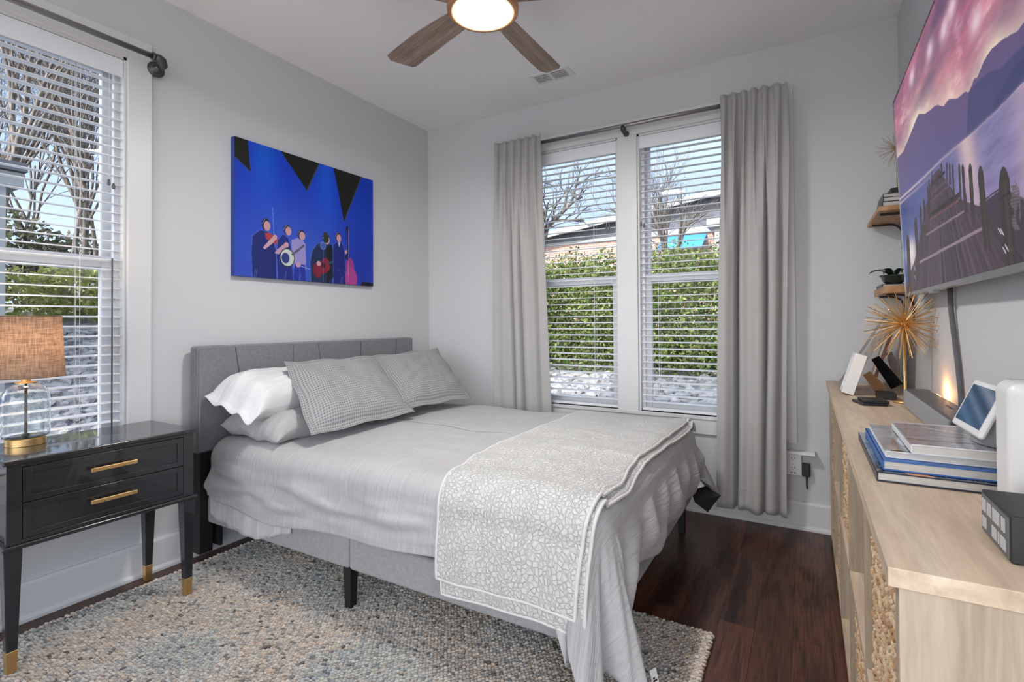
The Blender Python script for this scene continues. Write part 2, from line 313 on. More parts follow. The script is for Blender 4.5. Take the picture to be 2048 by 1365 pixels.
class MB:
    def __init__(s): s.v = []; s.f = []; s.c = []
    def add(s, vs, fs, c=None):
        n = len(s.v); s.v += [tuple(map(float, q)) for q in vs]; s.f += [tuple(i+n for i in f) for f in fs]
        if c is not None: s.c += [c]*len(vs)
        return s
    def box(s, a, b, c=None):
        x0, y0, z0 = a; x1, y1, z1 = b
        if x0 > x1: x0, x1 = x1, x0
        if y0 > y1: y0, y1 = y1, y0
        if z0 > z1: z0, z1 = z1, z0
        return s.add([(x0,y0,z0),(x1,y0,z0),(x1,y1,z0),(x0,y1,z0),(x0,y0,z1),(x1,y0,z1),(x1,y1,z1),(x0,y1,z1)],
                     [(0,3,2,1),(4,5,6,7),(0,1,5,4),(1,2,6,5),(2,3,7,6),(3,0,4,7)], c)
    def hexa(s, p, c=None):   # 8 points, bottom 4 ccw, top 4 ccw
        return s.add(p, [(0,3,2,1),(4,5,6,7),(0,1,5,4),(1,2,6,5),(2,3,7,6),(3,0,4,7)], c)
    def tube(s, pts, r, n=8, cap=True, c=None):
        pts = [Vector(p) for p in pts]; rs = r if isinstance(r, (list, tuple)) else [r]*len(pts)
        vs = []; fs = []; up = None
        for i, p in enumerate(pts):
            d = (pts[min(i+1, len(pts)-1)]-pts[max(i-1, 0)]).normalized()
            if up is None:
                up = d.orthogonal().normalized()
            else:
                up = (up - d*up.dot(d)).normalized()
            w = d.cross(up)
            for k in range(n):
                a = 2*PI*k/n; vs.append(p+(up*math.cos(a)+w*math.sin(a))*rs[i])
        for i in range(len(pts)-1):
            for k in range(n):
                a = i*n+k; b = i*n+(k+1) % n; fs.append((a, b, b+n, a+n))
        if cap: fs.append(tuple(range(n-1, -1, -1))); fs.append(tuple(range((len(pts)-1)*n, len(pts)*n)))
        return s.add(vs, fs, c)
    def lathe(s, prof, center=(0, 0, 0), n=32, axis='Z', c=None):
        cx, cy, cz = center; vs = []; fs = []
        for r, z in prof:
            for k in range(n):
                a = 2*PI*k/n
                x, y = r*math.cos(a), r*math.sin(a)
                vs.append({'Z': (cx+x, cy+y, cz+z), 'X': (cx+z, cy+x, cz+y), 'Y': (cx+x, cy+z, cz+y)}[axis])
        for i in range(len(prof)-1):
            for k in range(n):
                a = i*n+k; b = i*n+(k+1) % n; fs.append((a, b, b+n, a+n))
        if prof[0][0] > 1e-6: fs.append(tuple(range(n-1, -1, -1)))
        if prof[-1][0] > 1e-6: fs.append(tuple(range((len(prof)-1)*n, len(prof)*n)))
        return s.add(vs, fs, c)
    def build(s, name, m, parent=None, **k):
        if s.c: k.setdefault('tint', np.array(s.c))
        o = mk(name, s.v, s.f, m, parent, **k)
        return o
def fixn(o):
    bm = bmesh.new(); bm.from_mesh(o.data); bmesh.ops.recalc_face_normals(bm, faces=bm.faces); bm.to_mesh(o.data); bm.free(); return o
def E(name, loc, label=None, cat=None, group=None, kind=None):
    o = bpy.data.objects.new(name, None); col.objects.link(o); o.location = loc; o.empty_display_size = .05
    tag(o, label, cat, group, kind); return o
def tag(o, label=None, cat=None, group=None, kind=None):
    if label: o['label'] = label
    if cat: o['category'] = cat
    if group: o['group'] = group
    if kind: o['kind'] = kind
    return o
def box(name, a, b, m, parent=None, bevel=.0, **k):
    o = MB().box(a, b).build(name, m, parent, bevel=bevel, **k); return o
def copy_tree(o, loc=None, parent=None):
    c = o.copy(); col.objects.link(c); c.parent = parent
    if loc is not None: c.location = loc
    for ch in list(o.children): copy_tree(ch, None, c)
    return c
def lin(c):
    c = np.asarray(c, dtype=float)/255.0; return np.where(c <= .04045, c/12.92, ((c+.055)/1.055)**2.4)
def picture(name, O, U, V, img, m, parent, org=None):
    """flat picture: grid in the plane O + u U + v V; img rows from v=0 (bottom), sRGB 0..255"""
    h, w = img.shape[:2]; O, U, V = map(np.array, (O, U, V))
    u = (np.arange(w)/(w-1))[None, :, None]; v = (np.arange(h)/(h-1))[:, None, None]
    P = (O+u*U+v*V).reshape(-1, 3)
    i = np.arange(h*w).reshape(h, w); F = np.stack([i[:-1, :-1], i[:-1, 1:], i[1:, 1:], i[1:, :-1]], -1).reshape(-1, 4)
    me = bpy.data.meshes.new(name); o = bpy.data.objects.new(name, me); col.objects.link(o)
    b = np.array(root_loc(parent)) if parent is not None else np.zeros(3)
    o.parent = parent
    P = P-b
    me.vertices.add(len(P)); me.vertices.foreach_set('co', P.astype(np.float32).ravel())
    me.loops.add(F.size); me.loops.foreach_set('vertex_index', F.ravel().astype(np.int32))
    me.polygons.add(len(F)); me.polygons.foreach_set('loop_start', np.arange(0, F.size, 4, dtype=np.int32)); me.polygons.foreach_set('loop_total', np.full(len(F), 4, dtype=np.int32))
    me.update(calc_edges=True)
    me.materials.append(m); ca = me.color_attributes.new('tint', 'FLOAT_COLOR', 'POINT'); t = np.ones((len(P), 4), dtype=np.float32); t[:, :3] = lin(np.clip(img, 0, 255)).reshape(-1, 3); ca.data.foreach_set('color', t.ravel())
    return o
class Pic:
    def __init__(s, w, h, c=(0, 0, 0), aspect=1.0):
        s.im = np.ones((h, w, 3))*np.array(c, dtype=float); s.u, s.v = np.meshgrid(np.linspace(0, 1, w), np.linspace(0, 1, h)); s.a = aspect
    def mask_poly(s, pts):
        ins = np.zeros(s.u.shape, bool); n = len(pts)
        for i in range(n):
            x0, y0 = pts[i]; x1, y1 = pts[(i+1) % n]
            if y0 == y1: continue
            c = ((y0 > s.v) != (y1 > s.v)) & (s.u < (x1-x0)*(s.v-y0)/(y1-y0)+x0); ins ^= c
        return ins
    def put(s, mask, c, al=1.0):
        mask = mask.astype(float)*al if mask.dtype == bool else mask*al
        s.im = s.im*(1-mask[..., None])+np.asarray(c, dtype=float)*mask[..., None]
    def poly(s, pts, c, al=1.0): s.put(s.mask_poly(pts), c, al)
    def ell(s, c0, r, c, al=1.0): s.put(((s.u-c0[0])/r[0])**2+((s.v-c0[1])/r[1])**2 < 1, c, al)
    def soft(s, c0, r, c, al=1.0): s.put(np.exp(-(((s.u-c0[0])/r[0])**2+((s.v-c0[1])/r[1])**2)), c, al)
    def line(s, p, q, w, c, al=1.0):
        p = np.array(p)*[s.a, 1]; q = np.array(q)*[s.a, 1]; U = s.u*s.a; d = q-p; t = np.clip(((U-p[0])*d[0]+(s.v-p[1])*d[1])/(d@d), 0, 1)
        s.put((U-p[0]-t*d[0])**2+(s.v-p[1]-t*d[1])**2 < (w/2)**2, c, al)
def fbm(u, v, seed=0, oct=5, per=.55):
    rs = np.random.RandomState(seed); out = np.zeros_like(u); a = 1; tot = 0
    for k in range(oct):
        n = 64; g = rs.rand(n, n); x = (u*2**k) % n; y = (v*2**k) % n; xi = x.astype(int) % n; yi = y.astype(int) % n; fx = x-np.floor(x); fy = y-np.floor(y)
        fx = fx*fx*(3-2*fx); fy = fy*fy*(3-2*fy); x2 = (xi+1) % n; y2 = (yi+1) % n
        out += a*((g[yi, xi]*(1-fx)+g[yi, x2]*fx)*(1-fy)+(g[y2, xi]*(1-fx)+g[y2, x2]*fx)*fy); tot += a; a *= per
    return out/tot

# ------------------------------------------------------------------ room shell
H = 2.74; RW = 3.11; YB = -4.6; T = .16
st = lambda o: tag(o, kind='structure')
st(box('floor', (-.0, YB, -.12), (RW+.25, 0, 0), M['floor']))
st(box('floor_bounce_rear', (-T, -8.2, -.14), (9.0, YB, -.01), mat('pale_bounce_floor', (.55, .54, .52), .85)))  # unseen pale floor added behind the camera to bounce sunlight into the room
st(box('floor_bounce_side', (RW+.25, YB, -.14), (9.0, 0, -.01), mat('pale_bounce_floor', (.55, .54, .52), .85)))  # unseen pale floor added on the open right side, also for bounced daylight
st(box('ceiling', (-T, -7.6, H), (RW+.25, T, H+.15), M['ceiling']))  # the stretch behind the room is added cover keeping sun off the bed
# windows: opening (a0..a1, z0..z1)
WZ0, WZ1 = .585, 2.385
LW = (-2.955, -2.152)
BW1 = (.805, 1.608); BW2 = (1.738, 2.541)
b = MB()
b.box((-T, -7.6, 0), (0, LW[0], H)).box((-T, LW[1], 0), (0, T, H)).box((-T, LW[0], 0), (0, LW[1], WZ0)).box((-T, LW[0], WZ1), (0, LW[1], H))  # left wall carried on behind the room, added to block the sun
st(b.build('wall_left', M['wall']))
b = MB()
b.box((0, 0, 0), (BW1[0], T, H)).box((BW1[1], 0, WZ0), (BW2[0], T, WZ1)).box((BW2[1], 0, 0), (RW+.12, T, H)).box((BW1[0], 0, 0), (BW2[1], T, WZ0)).box((BW1[0], 0, WZ1), (BW2[1], T, H))
st(b.build('wall_back', M['wall']))
st(box('wall_right', (RW, -2.75, 0), (RW+.12, 0, H), M['wall']))
# baseboards (board with a small shoe moulding and cap)
def baseboard(name, a, b_, nrm):
    a = Vector(a); b_ = Vector(b_); n = Vector(nrm)
    prof = [(0, 0), (.026, 0), (.026, .012), (.020, .022), (.015, .024), (.015, .140), (.010, .152), (0, .152)]
    vs = []
    for p in (a, b_):
        for d, z in prof: vs.append((p.x+n.x*d, p.y+n.y*d, z))
    k = len(prof); fs = [(i, (i+1) % k, (i+1) % k+k, i+k) for i in range(k)]+[tuple(range(k)), tuple(range(2*k-1, k-1, -1))]
    return st(fixn(mk(name, vs, fs, M['trim'])))
baseboard('baseboard_left', (0, YB, 0), (0, -.0, 0), (1, 0, 0))
baseboard('baseboard_back', (0.026, 0, 0), (RW-.001, 0, 0), (0, -1, 0))

def win_parts(tagname, horiz, a0, a1, sgn):
    """sash window filling an opening; horiz(a, d, z) -> world, a along wall, d depth outwards"""
    w = E(tagname, horiz((a0+a1)/2, 0, WZ0), kind='structure')
    def bx(mb, a, c): mb.box(horiz(*a), horiz(*c)); return mb
    j = MB()
    bx(j, (a0, 0, WZ0-.02), (a0+.012, T+.01, WZ1)); bx(j, (a1-.012, 0, WZ0-.02), (a1, T+.01, WZ1)); bx(j, (a0, 0, WZ1-.012), (a1, T+.01, WZ1)); bx(j, (a0, -.001, WZ0-.02), (a1, T+.03, WZ0))
    j.build('jamb', M['trim'], w)
    zm = 1.445
    # outer (upper) sash and inner (lower) sash
    for nm, z0, z1, d0, d1, fr in (('upper_sash', zm-.03, WZ1-.012, .105, .135, .042), ('lower_sash', WZ0, zm+.03, .070, .104, .055)):
        s = MB(); x0, x1 = a0+.012, a1-.012
        bx(s, (x0, d0, z0), (x0+fr, d1, z1)); bx(s, (x1-fr, d0, z0), (x1, d1, z1)); bx(s, (x0+fr, d0, z0), (x1-fr, d1, z0+(.05 if nm == 'lower_sash' else .05))); bx(s, (x0+fr, d0, z1-.05), (x1-fr, d1, z1))
        so_ = s.build(nm, M['vinyl'], w, bevel=.003)
        g = MB(); bx(g, (x0+fr, (d0+d1)/2-.002, z0+.045), (x1-fr, (d0+d1)/2+.002, z1-.045)); g.build('glass_pane', M['pane'], so_)
    # vinyl track step seen beside the sash
    t = MB()
    for q0, q1 in ((a0+.012, a0+.030), (a1-.030, a1-.012)): bx(t, (q0, .045, WZ0), (q1, .069, WZ1-.012))
    t.build('track', M['vinyl'], w)
    return w
wl = win_parts('window_1', lambda a, d, z: (-d, a, z), LW[0], LW[1], -1)
w2 = win_parts('window_2', lambda a, d, z: (a, d, z), *BW1, 1)
w3 = win_parts('window_3', lambda a, d, z: (a, d, z), *BW2, 1)
# casings
c = MB(); y0, y1 = LW
c.box((0, y1, WZ0-.11), (.018, y1+.096, WZ1+.10)).box((0, y0-.096, WZ0-.11), (.018, y0, WZ1+.10)).box((0, y0, WZ1), (.018, y1, WZ1+.10)).box((0, y0, WZ0-.11), (.018, y1, WZ0-.03)).box((-.0, y0-.0, WZ0-.03), (.030, y1, WZ0))
st(c.build('trim_1', M['trim'], bevel=.002))
c = MB(); a, b0, b1, d = BW1[0], BW1[1], BW2[0], BW2[1]
c.box((a-.09, -.018, WZ0-.11), (a, 0, WZ1+.10)).box((b0, -.018, WZ0-.02), (b1, 0, WZ1+.0)).box((d, -.018, WZ0-.11), (d+.09, 0, WZ1+.10)).box((a, -.018, WZ1), (d, 0, WZ1+.10)).box((a, -.018, WZ0-.11), (d, 0, WZ0-.02)).box((a, -.026, WZ0-.02), (d, 0, WZ0-.0))
st(c.build('trim_2', M['trim'], bevel=.002))

# ------------------------------------------------------------------ blinds
def blind(label, horiz, a0, a1, side, cords, wand):
    t = E('window_blind', horiz((a0+a1)/2, .02, WZ1-.10), label, 'blind', None)
    def slat(mb, z, tilt=R_(4.5)):
        c, s = math.cos(tilt), math.sin(tilt); w = .0245; h = .0014; n = 5
        vs = []
        for q in (a0+.016, a1-.016):
            for k in range(n):
                u = -w+2*w*k/(n-1); crown = .0025*(1-(u/w)**2)
                vs.append(horiz(q, .034+u*c, z+u*s+crown+h))
            for k in range(n-1, -1, -1):
                u = -w+2*w*k/(n-1); crown = .0025*(1-(u/w)**2)
                vs.append(horiz(q, .034+u*c, z+u*s+crown-h))
        m_ = 2*n; mb.add(vs, [(i, (i+1) % m_, (i+1) % m_+m_, i+m_) for i in range(m_)]+[tuple(range(m_)), tuple(range(2*m_-1, m_-1, -1))])
    s = MB(); z = WZ1-.118; zs = []
    while z > WZ0+.035: slat(s, z); zs.append(z); z -= .0427
    fixn(s.build('slats', M['slat'], t))
    v = MB(); v.box(horiz(a0+.013, .000, WZ1-.095), horiz(a1-.013, .010, WZ1-.014)); v.box(horiz(a0+.013, .010, WZ1-.060), horiz(a1-.013, .062, WZ1-.014)); v.build('valance', M['slat'], t, bevel=.002)
    r = MB(); r.box(horiz(a0+.016, .010, WZ0+.004), horiz(a1-.016, .058, WZ0+.020)); r.build('bottom_rail', M['slat'], t, bevel=.003)
    for q in cords:
        l = MB()
        for dd in (.008, .060): l.box(horiz(q-.0007, dd-.0007, WZ0+.02), horiz(q+.0007, dd+.0007, WZ1-.06))
        l.box(horiz(q-.006, .033, WZ0+.02), horiz(q-.0048, .0342, WZ1-.06)); l.build('ladder_cord', M['cord'], t)
    for k, dq in enumerate((0, .018)):
        q = side+dq; ze = 1.80-.012*k
        cc = MB(); cc.tube([horiz(q, -.006, WZ1-.09), horiz(q, -.006, ze)], .0009, 5); lc = cc.build('lift_cord', M['cord'], t)
        tt = MB(); h = horiz(q, -.006, ze); tt.lathe([(.0005, .012), (.0035, .010), (.0065, -.004), (.0068, -.012), (.004, -.017), (.0005, -.017)], h, 12); tt.build('tassel', M['tassel'], lc, smooth=True)
    if wand:
        ww = MB(); ww.tube([horiz(wand, -.006, 1.46), horiz(wand, -.006, .62)], .0035, 8); ww.build('tilt_wand', M['tassel'], t, smooth=True)
    return t
blind('white slatted blind in the window behind the glass table lamp', lambda a, d, z: (-d, a, z), *LW, -2.222, (-2.32, -2.78), -2.208)
blind('white slatted blind in the back window beside the left curtain', lambda a, d, z: (a, d, z), *BW1, 1.528, (1.43, 1.0), None)
blind('white slatted blind in the back window beside the right curtain', lambda a, d, z: (a, d, z), *BW2, 1.762, (1.865, 2.40), None)

# ------------------------------------------------------------------ curtain rods
def pipe_flange(mb, base, n):   # flange disc + nipple; n outward from wall
    ax = 'X' if abs(n[0]) > .5 else 'Y'; s = n[0]+n[1]
    prof = [(.0005, 0), (.037, 0), (.037, .005), (.034, .008), (.019, .010), (.018, .022), (.015, .024), (.0145, .052)]
    mb.lathe([(r, z*s) for r, z in prof], base, 24, ax)
t = E('curtain_rod', (.09, -2.05, 2.40), 'bare dark metal pipe curtain rod above the window by the table lamp', 'curtain rod')
MB().tube([(.09, -3.25, 2.40), (.09, -2.07, 2.40)], .0125, 16).build('rod', M['rod'], t, smooth=True)
f = MB(); pipe_flange(f, (.0185, -2.040, 2.375), (1, 0)); fixn(f.build('wall_flange', M['pipe'], t, smooth=True))
e = MB(); e.tube([(.062, -2.040, 2.375), (.084, -2.040, 2.380), (.092, -2.050, 2.394), (.091, -2.062, 2.400), (.090, -2.078, 2.400)], [.0165, .0195, .021, .0195, .0165], 16); e.tube([(.090, -2.079, 2.40), (.090, -2.088, 2.40)], .0185, 16); e.build('elbow', M['pipe'], t, smooth=True)
t = E('curtain_rod', (1.68, -.09, 2.42), 'dark metal curtain rod carrying the two grey curtains', 'curtain rod')
MB().tube([(.765, -.09, 2.425), (2.575, -.09, 2.425)], .0125, 16).build('rod', M['rod'], t, smooth=True)
for x in (1.674, .775, 2.565):
    f = MB(); pipe_flange(f, (x, 0, 2.395 if x == 1.674 else 2.425), (0, -1)); f.tube([(x, -.07, 2.395 if x == 1.674 else 2.425), (x, -.088, 2.405 if x == 1.674 else 2.425), (x, -.09, 2.425)], .017, 14); f.build('bracket', M['pipe'], t, smooth=True)

# ------------------------------------------------------------------ curtains
def curtain(label, xt0, xt1, xb0, xb1, zt, zb, nf, seed, gap=None):
    t = E('curtain', ((xt0+xt1)/2, -.09, zt), label, 'curtain', 'grey curtains on the back window rod')
    nu, nv = 220, 60; rs = random.Random(seed); ph = [rs.uniform(-.35, .35) for _ in range(nf*2+4)]
    amps = [rs.uniform(.75, 1.15) for _ in range(nf*2+4)]
    vs = []; uv = []
    g0, g1, g2 = gap
    def lobe(q, pw=.55): w_ = math.sin(q); return math.copysign(abs(w_)**pw, w_)
    for j in range(nv+1):
        v = j/nv; z = zt-(zt-zb)*v
        k_ = min(1, v/.42); k_ = k_*k_*(3-2*k_)
        for i in range(nu+1):
            u = i/nu; x0 = xt0+(xb0-xt0)*v**1.3; x1 = xt1+(xb1-xt1)*v**1.3
            kk = int(u*nf*2); am = amps[kk]*(1-(u*nf*2-kk))+amps[kk+1]*(u*nf*2-kk)
            top = .027*am*lobe(2*PI*(u*nf+.12*math.sin(5*u+seed)))
            bot = .014*math.sin(2*PI*u*1.6+seed*.7)+.008*math.sin(2*PI*u*4.3+seed)+.022-.085*math.exp(-((u-g0)/.030)**2)-.065*math.exp(-((u-g1)/.026)**2)-.035*math.exp(-((u-g2)/.03)**2)
            ins = .55+.45*min(1, v*8)
            d = top*(1-k_)*ins+bot*k_
            xx = x0+(x1-x0)*u+.010*math.cos(2*PI*(u*nf+.12*math.sin(5*u+seed)))*(1-k_)*min(1, v*6)+.003*math.sin(7*v+6*u)
            y = -.128-d+.002*math.sin(11*v+u*20)*v
            vs.append((xx, y, z+(.004*math.cos(2*PI*u*nf) if j == 0 else 0)+(.005*math.sin(u*nf*3) if j == nv else 0))); uv.append((u, v))
    W_ = nu+1; fs = [(j*W_+i, j*W_+i+1, (j+1)*W_+i+1, (j+1)*W_+i) for j in range(nv) for i in range(nu)]
    o = mk('drape', vs, fs, M['curtain'], t, smooth=True, solid=.0025)
    # stitched hem line
    jh = int(nv*.965); h = MB(); pts = [Vector(vs[jh*W_+i])+Vector((0, -.0025, 0)) for i in range(0, W_, 2)]; h.tube(pts, .0012, 4); h.build('hem_stitch', M['curtain'], t)
    return t
curtain('grey curtain left of the back windows, lower end behind the bed', .722, 1.103, .735, 1.20, 2.470, .10, 6, 3, (.34, .52, .80))
curtain('grey curtain right of the back windows beside the wall outlet', 2.262, 2.606, 2.222, 2.578, 2.470, .095, 6, 11, (.285, .70, .90))

# ------------------------------------------------------------------ bed
bed = E('bed', (1.1, -1.1, 0), 'grey upholstered queen bed with seamed headboard and black legs', 'bed')
HX0, HX1, HY0, HY1 = .030, .100, -1.893, -.318
box('headboard', (HX0, HY0, .527), (HX1, HY1, 1.055), M['headboard'], bed, bevel=.016, segs=4)
hb = [o_ for o_ in bed.children if o_.name.startswith('headboard')][0]
def seam(yt, yb): MB().tube([(HX1+.0005, yt, 1.04), (HX1+.0005, yb, .53)], .0022, 5).build('seam', M['seam'], hb)
for a, b2 in ((-1.700, -1.62), (-1.355, -1.355), (-1.178, -1.10), (-.835, -.835), (-.49, -.56)): seam(a, b2)
pp = MB(); pp.tube([(HX1-.003, HY0+.004, .53), (HX1-.003, HY0+.004, 1.045), (HX1-.003, HY1-.004, 1.045), (HX1-.003, HY1-.004, .53)], .004, 8); pp.build('piping', M['headboard'], hb, smooth=True)
for y in (-1.872, -.40): box('headboard_leg', (.034, y-.005, .03), (.094, y+.060, .53), M['leg_black'], bed, bevel=.003)
# rails
box('side_rail', (.045, -1.835, .175), (1.080, -1.790, .31), M['rail'], bed, bevel=.014, segs=3)
box('side_rail', (1.083, -1.835, .175), (2.105, -1.790, .31), M['rail'], bed, bevel=.014, segs=3)
box('side_rail', (.045, -.395, .175), (2.125, -.350, .31), M['rail'], bed, bevel=.014, segs=3)
box('foot_rail', (2.085, -1.79, .175), (2.125, -.395, .31), M['rail'], bed, bevel=.014, segs=3)
box('center_rail', (.10, -1.11, .19), (2.085, -1.07, .26), M['leg_black'], bed, bevel=.002)
for (x, y) in ((1.070, -1.812), (2.075, -1.812), (1.070, -.372), (2.075, -.372), (1.07, -1.09)):
    MB().hexa([(x-.016, y-.016, .0), (x+.016, y-.016, .0), (x+.016, y+.016, .0), (x-.016, y+.016, .0), (x-.021, y-.021, .18), (x+.021, y-.021, .18), (x+.021, y+.021, .18), (x-.021, y+.021, .18)]).build('leg', M['leg_black'], bed, bevel=.002)
# black wood panel by the head leg
box('corner_bracket', (.045, -1.79, .05), (.115, -1.775, .20), M['leg_black'], bed)
mt = tag(box('mattress', (.115, -1.79, .262), (2.105, -.36, .575), M['white_cotton'], None, bevel=.05, segs=4, org=(1.1, -1.1, .262)), 'mattress on the bed frame under the comforter', 'mattress')
sl = MB()
for k in range(12): sl.box((.16+k*.165, -1.79, .245), (.23+k*.165, -.395, .262))
sl.build('slats', M['leg_black'], bed)

# comforter: perimeter rings
ZT = .598
def n2(x, y, s=1.0, z=0): return noise.noise(Vector((x*s, y*s, z)))
def ztop(x, y):
    tuft = 0
    for (a, b3) in TUFTS: tuft -= .010*math.exp(-((x-a)**2+(y-b3)**2)/.0012)
    return ZT+.012*n2(x, y, 3.0, 1)+.006*n2(x*1.2, y*3, 4.5, 4)+.014*(1-abs((y+1.08)/.75)**2)+tuft
TUFTS = [(.95+.42*i, -1.45+.42*j) for i in range(3) for j in range(3)]
CX0, CX1, CY0, CY1 = .135, 2.160, -1.846, -.325
def comf_profile(px, py, nx, ny, hem, flare, wave, r=.10, nt=30, inset=.0):
    """points from top edge over the rim and down; returns list of (x,y,z,u,v)"""
    out = []; zt = ztop(px-nx*r, py-ny*r)
    for k in range(9):
        a = k/8*PI/2; d = r*math.sin(a); h = zt-r*.92*(1-math.cos(a)); o_ = -r+d
        out.append((px+nx*o_, py+ny*o_, h, px+nx*(-r+r*a), py+ny*(-r+r*a)))
    zr = out[-1][2]
    for k in range(1, nt+1):
        t = k/nt; z = zr-(zr-hem)*t; o_ = flare*(t**1.1)+wave(t)
        L_ = (zr-z)+r*.57
        out.append((px+nx*o_, py+ny*o_, z, px+nx*L_, py+ny*L_))
    return out
def comforter():
    samples = []
    rc = .10
    # near side from head to foot
    n1 = 150
    for i in range(n1+1):
        x = CX0+(CX1-rc-CX0)*i/n1; f = (x-CX0)/(CX1-rc-CX0)
        hem = .300-.020*math.sin(f*PI*2.2)+.03*(f**3)+.008*math.sin(x*9)+(.02*math.exp(-((x-.14)/.03)**2))
        if x > 1.95: hem -= .25*((x-1.95)/.08)**2*.35
        amp = .012+.03*max(0, (x-1.5)/.5)**2
        w = lambda t, x=x, amp=amp: amp*t*math.sin(x*9+1.5*t)+.016*math.sin(PI*t)*n2(x*1.4, t*1.3, 3, 9)*2+.010*math.sin(PI*min(1, t*1.2))
        samples.append((x, CY0, 0, -1, hem, .012, w))
    # near foot corner: two hanging folds with a deep crease between
    n2_ = 90
    for i in range(1, n2_):
        th = i/n2_; a = -PI/2+th*PI/2; nx, ny = math.cos(a), math.sin(a)
        px, py = CX1-rc+rc*nx, CY0+rc+rc*ny
        fold = math.exp(-((th-.26)/.22)**2)*.088+math.exp(-((th-.84)/.17)**2)*.075-math.exp(-((th-.56)/.075)**2)*.060
        hem = .30-.285*math.exp(-((th-.36)/.27)**2)-.21*math.exp(-((th-.82)/.20)**2)
        hem = max(.035, hem); hem += .0
        w = lambda t, fold=fold, th=th: fold*t**1.2+.006*math.sin(th*40+5*t)*t
        samples.append((px, py, nx, ny, hem, .040, w))
    # foot side
    n3 = 120
    for i in range(n3+1):
        y = CY0+rc+(CY1-rc-CY0-rc)*i/n3; f = i/n3
        hem = .315-.02*math.sin(f*PI)+.010*math.sin(y*11)-.13*math.exp(-(f/.035)**2)
        w = lambda t, y=y, f=f: .016*t*math.sin(y*17+1.2*math.sin(5*t))+.012*math.sin(PI*t)*math.sin(y*31+4*t)+.03*math.sin(PI*t)
        samples.append((CX1, y, 1, 0, hem, .018, w))
    # far foot corner flares
    for i in range(1, 50):
        th = i/50; a = th*PI/2; nx, ny = math.cos(a), math.sin(a); px, py = CX1-rc+rc*nx, CY1-rc+rc*ny
        q = math.exp(-((th-.4)/.30)**2)
        w = lambda t, q=q, th=th: .085*q*t**1.1+.012*math.sin(th*22)*t
        samples.append((px, py, nx, ny, .315-.10*q, .045, w))
    n4 = 90
    for i in range(n4+1):
        x = CX1-rc-(CX1-rc-CX0)*i/n4
        samples.append((x, CY1, 0, 1, .33, .02, lambda t, x=x: .012*t*math.sin(x*13)))
    rows = [comf_profile(px, py, nx, ny, h, fl, w) for px, py, nx, ny, h, fl, w in samples]
    nr = len(rows[0]); ni = 26; ns = len(rows); vs = []; uv = []
    ym = (CY0+CY1)/2
    for s_, row in zip(samples, rows):
        x0, y0 = row[0][0], row[0][1]
        sx = min(max(x0, CX0), CX1-.75); 
        for k in range(ni):        # from spine outwards
            f = k/ni; x = sx+(x0-sx)*f; y = ym+(y0-ym)*f
            vs.append((x, y, ztop(x, y))); uv.append((x, y))
        for (x, y, z, u, v) in row: vs.append((x, y, z)); uv.append((u, v))
    K = ni+nr; fs = [(i*K+k, i*K+k+1, (i+1)*K+k+1, (i+1)*K+k) for i in range(ns-1) for k in range(K-1)]
    o = mk('comforter', vs, fs, M['comforter'], None, smooth=True, uvs=uv, org=(1.1, -1.1, .57)); fixn(o)
    w = o.modifiers.new('solid', 'SOLIDIFY'); w.thickness = .012; w.offset = -1
    return o
cf = comforter()
tag(cf, 'grey crinkled comforter spread over the bed and hanging off its foot', 'comforter')
# head end facing of comforter, care tag
tg = MB(); O = Vector((2.262, -1.745, .115)); ux = Vector((.012, .026, 0)); uz = Vector((.014, .002, -.062)); th = Vector((.0012, -.0006, 0))
tg.hexa([O, O+ux, O+ux+th, O+th, O+uz, O+uz+ux, O+uz+ux+th, O+uz+th]); tgo = fixn(tg.build('care_tag', M['white_cotton'], cf)); tgo['label'] = 'white care tag with small black print'
bl = MB(); nrm = Vector((.9, -.42, .2)).normalized()*.0016
for r_i, (f0, f1, g0, g1) in enumerate(((.22, .55, .36, .43), (.18, .82, .47, .56), (.3, .6, .84, .87))):
    bl.add([O+ux*f0+uz*g0+nrm, O+ux*f1+uz*g0+nrm, O+ux*f1+uz*g1+nrm, O+ux*f0+uz*g1+nrm], [(0, 1, 2, 3)])
bl.build('print', M['black'], tgo)
# sheet hem peeking out below the comforter near the head
vs = []; uv = []
nx_, nz_ = 70, 12
for i in range(nx_+1):
    x = .118+.62*i/nx_; f = i/nx_
    hem = .205+.05*math.sin(min(1, f*1.15)*PI-.5)*-1*.6+.12*max(0, f-.55)**1.3*1.5
    for j in range(nz_+1):
        t = j/nz_; z = .40-(.40-hem)*t
        vs.append((x, -1.838-.005*math.sin(x*60+3*t)*t-.004*t, z)); uv.append((x, z))
sh = mk('flat_sheet', vs, [(i*(nz_+1)+j, i*(nz_+1)+j+1, (i+1)*(nz_+1)+j+1, (i+1)*(nz_+1)+j) for i in range(nx_) for j in range(nz_)], M['sheet'], None, smooth=True, uvs=uv, solid=.002, org=(.4, -1.85, .4))
tag(sh, 'pale crinkled sheet edge hanging below the comforter near the headboard', 'sheet')
# dark lining tip under the far foot corner
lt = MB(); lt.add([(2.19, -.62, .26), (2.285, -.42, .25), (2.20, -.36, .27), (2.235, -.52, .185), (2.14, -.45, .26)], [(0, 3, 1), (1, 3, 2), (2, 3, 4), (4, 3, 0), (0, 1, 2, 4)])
lt.build('lining', M['dark_lining'], cf)

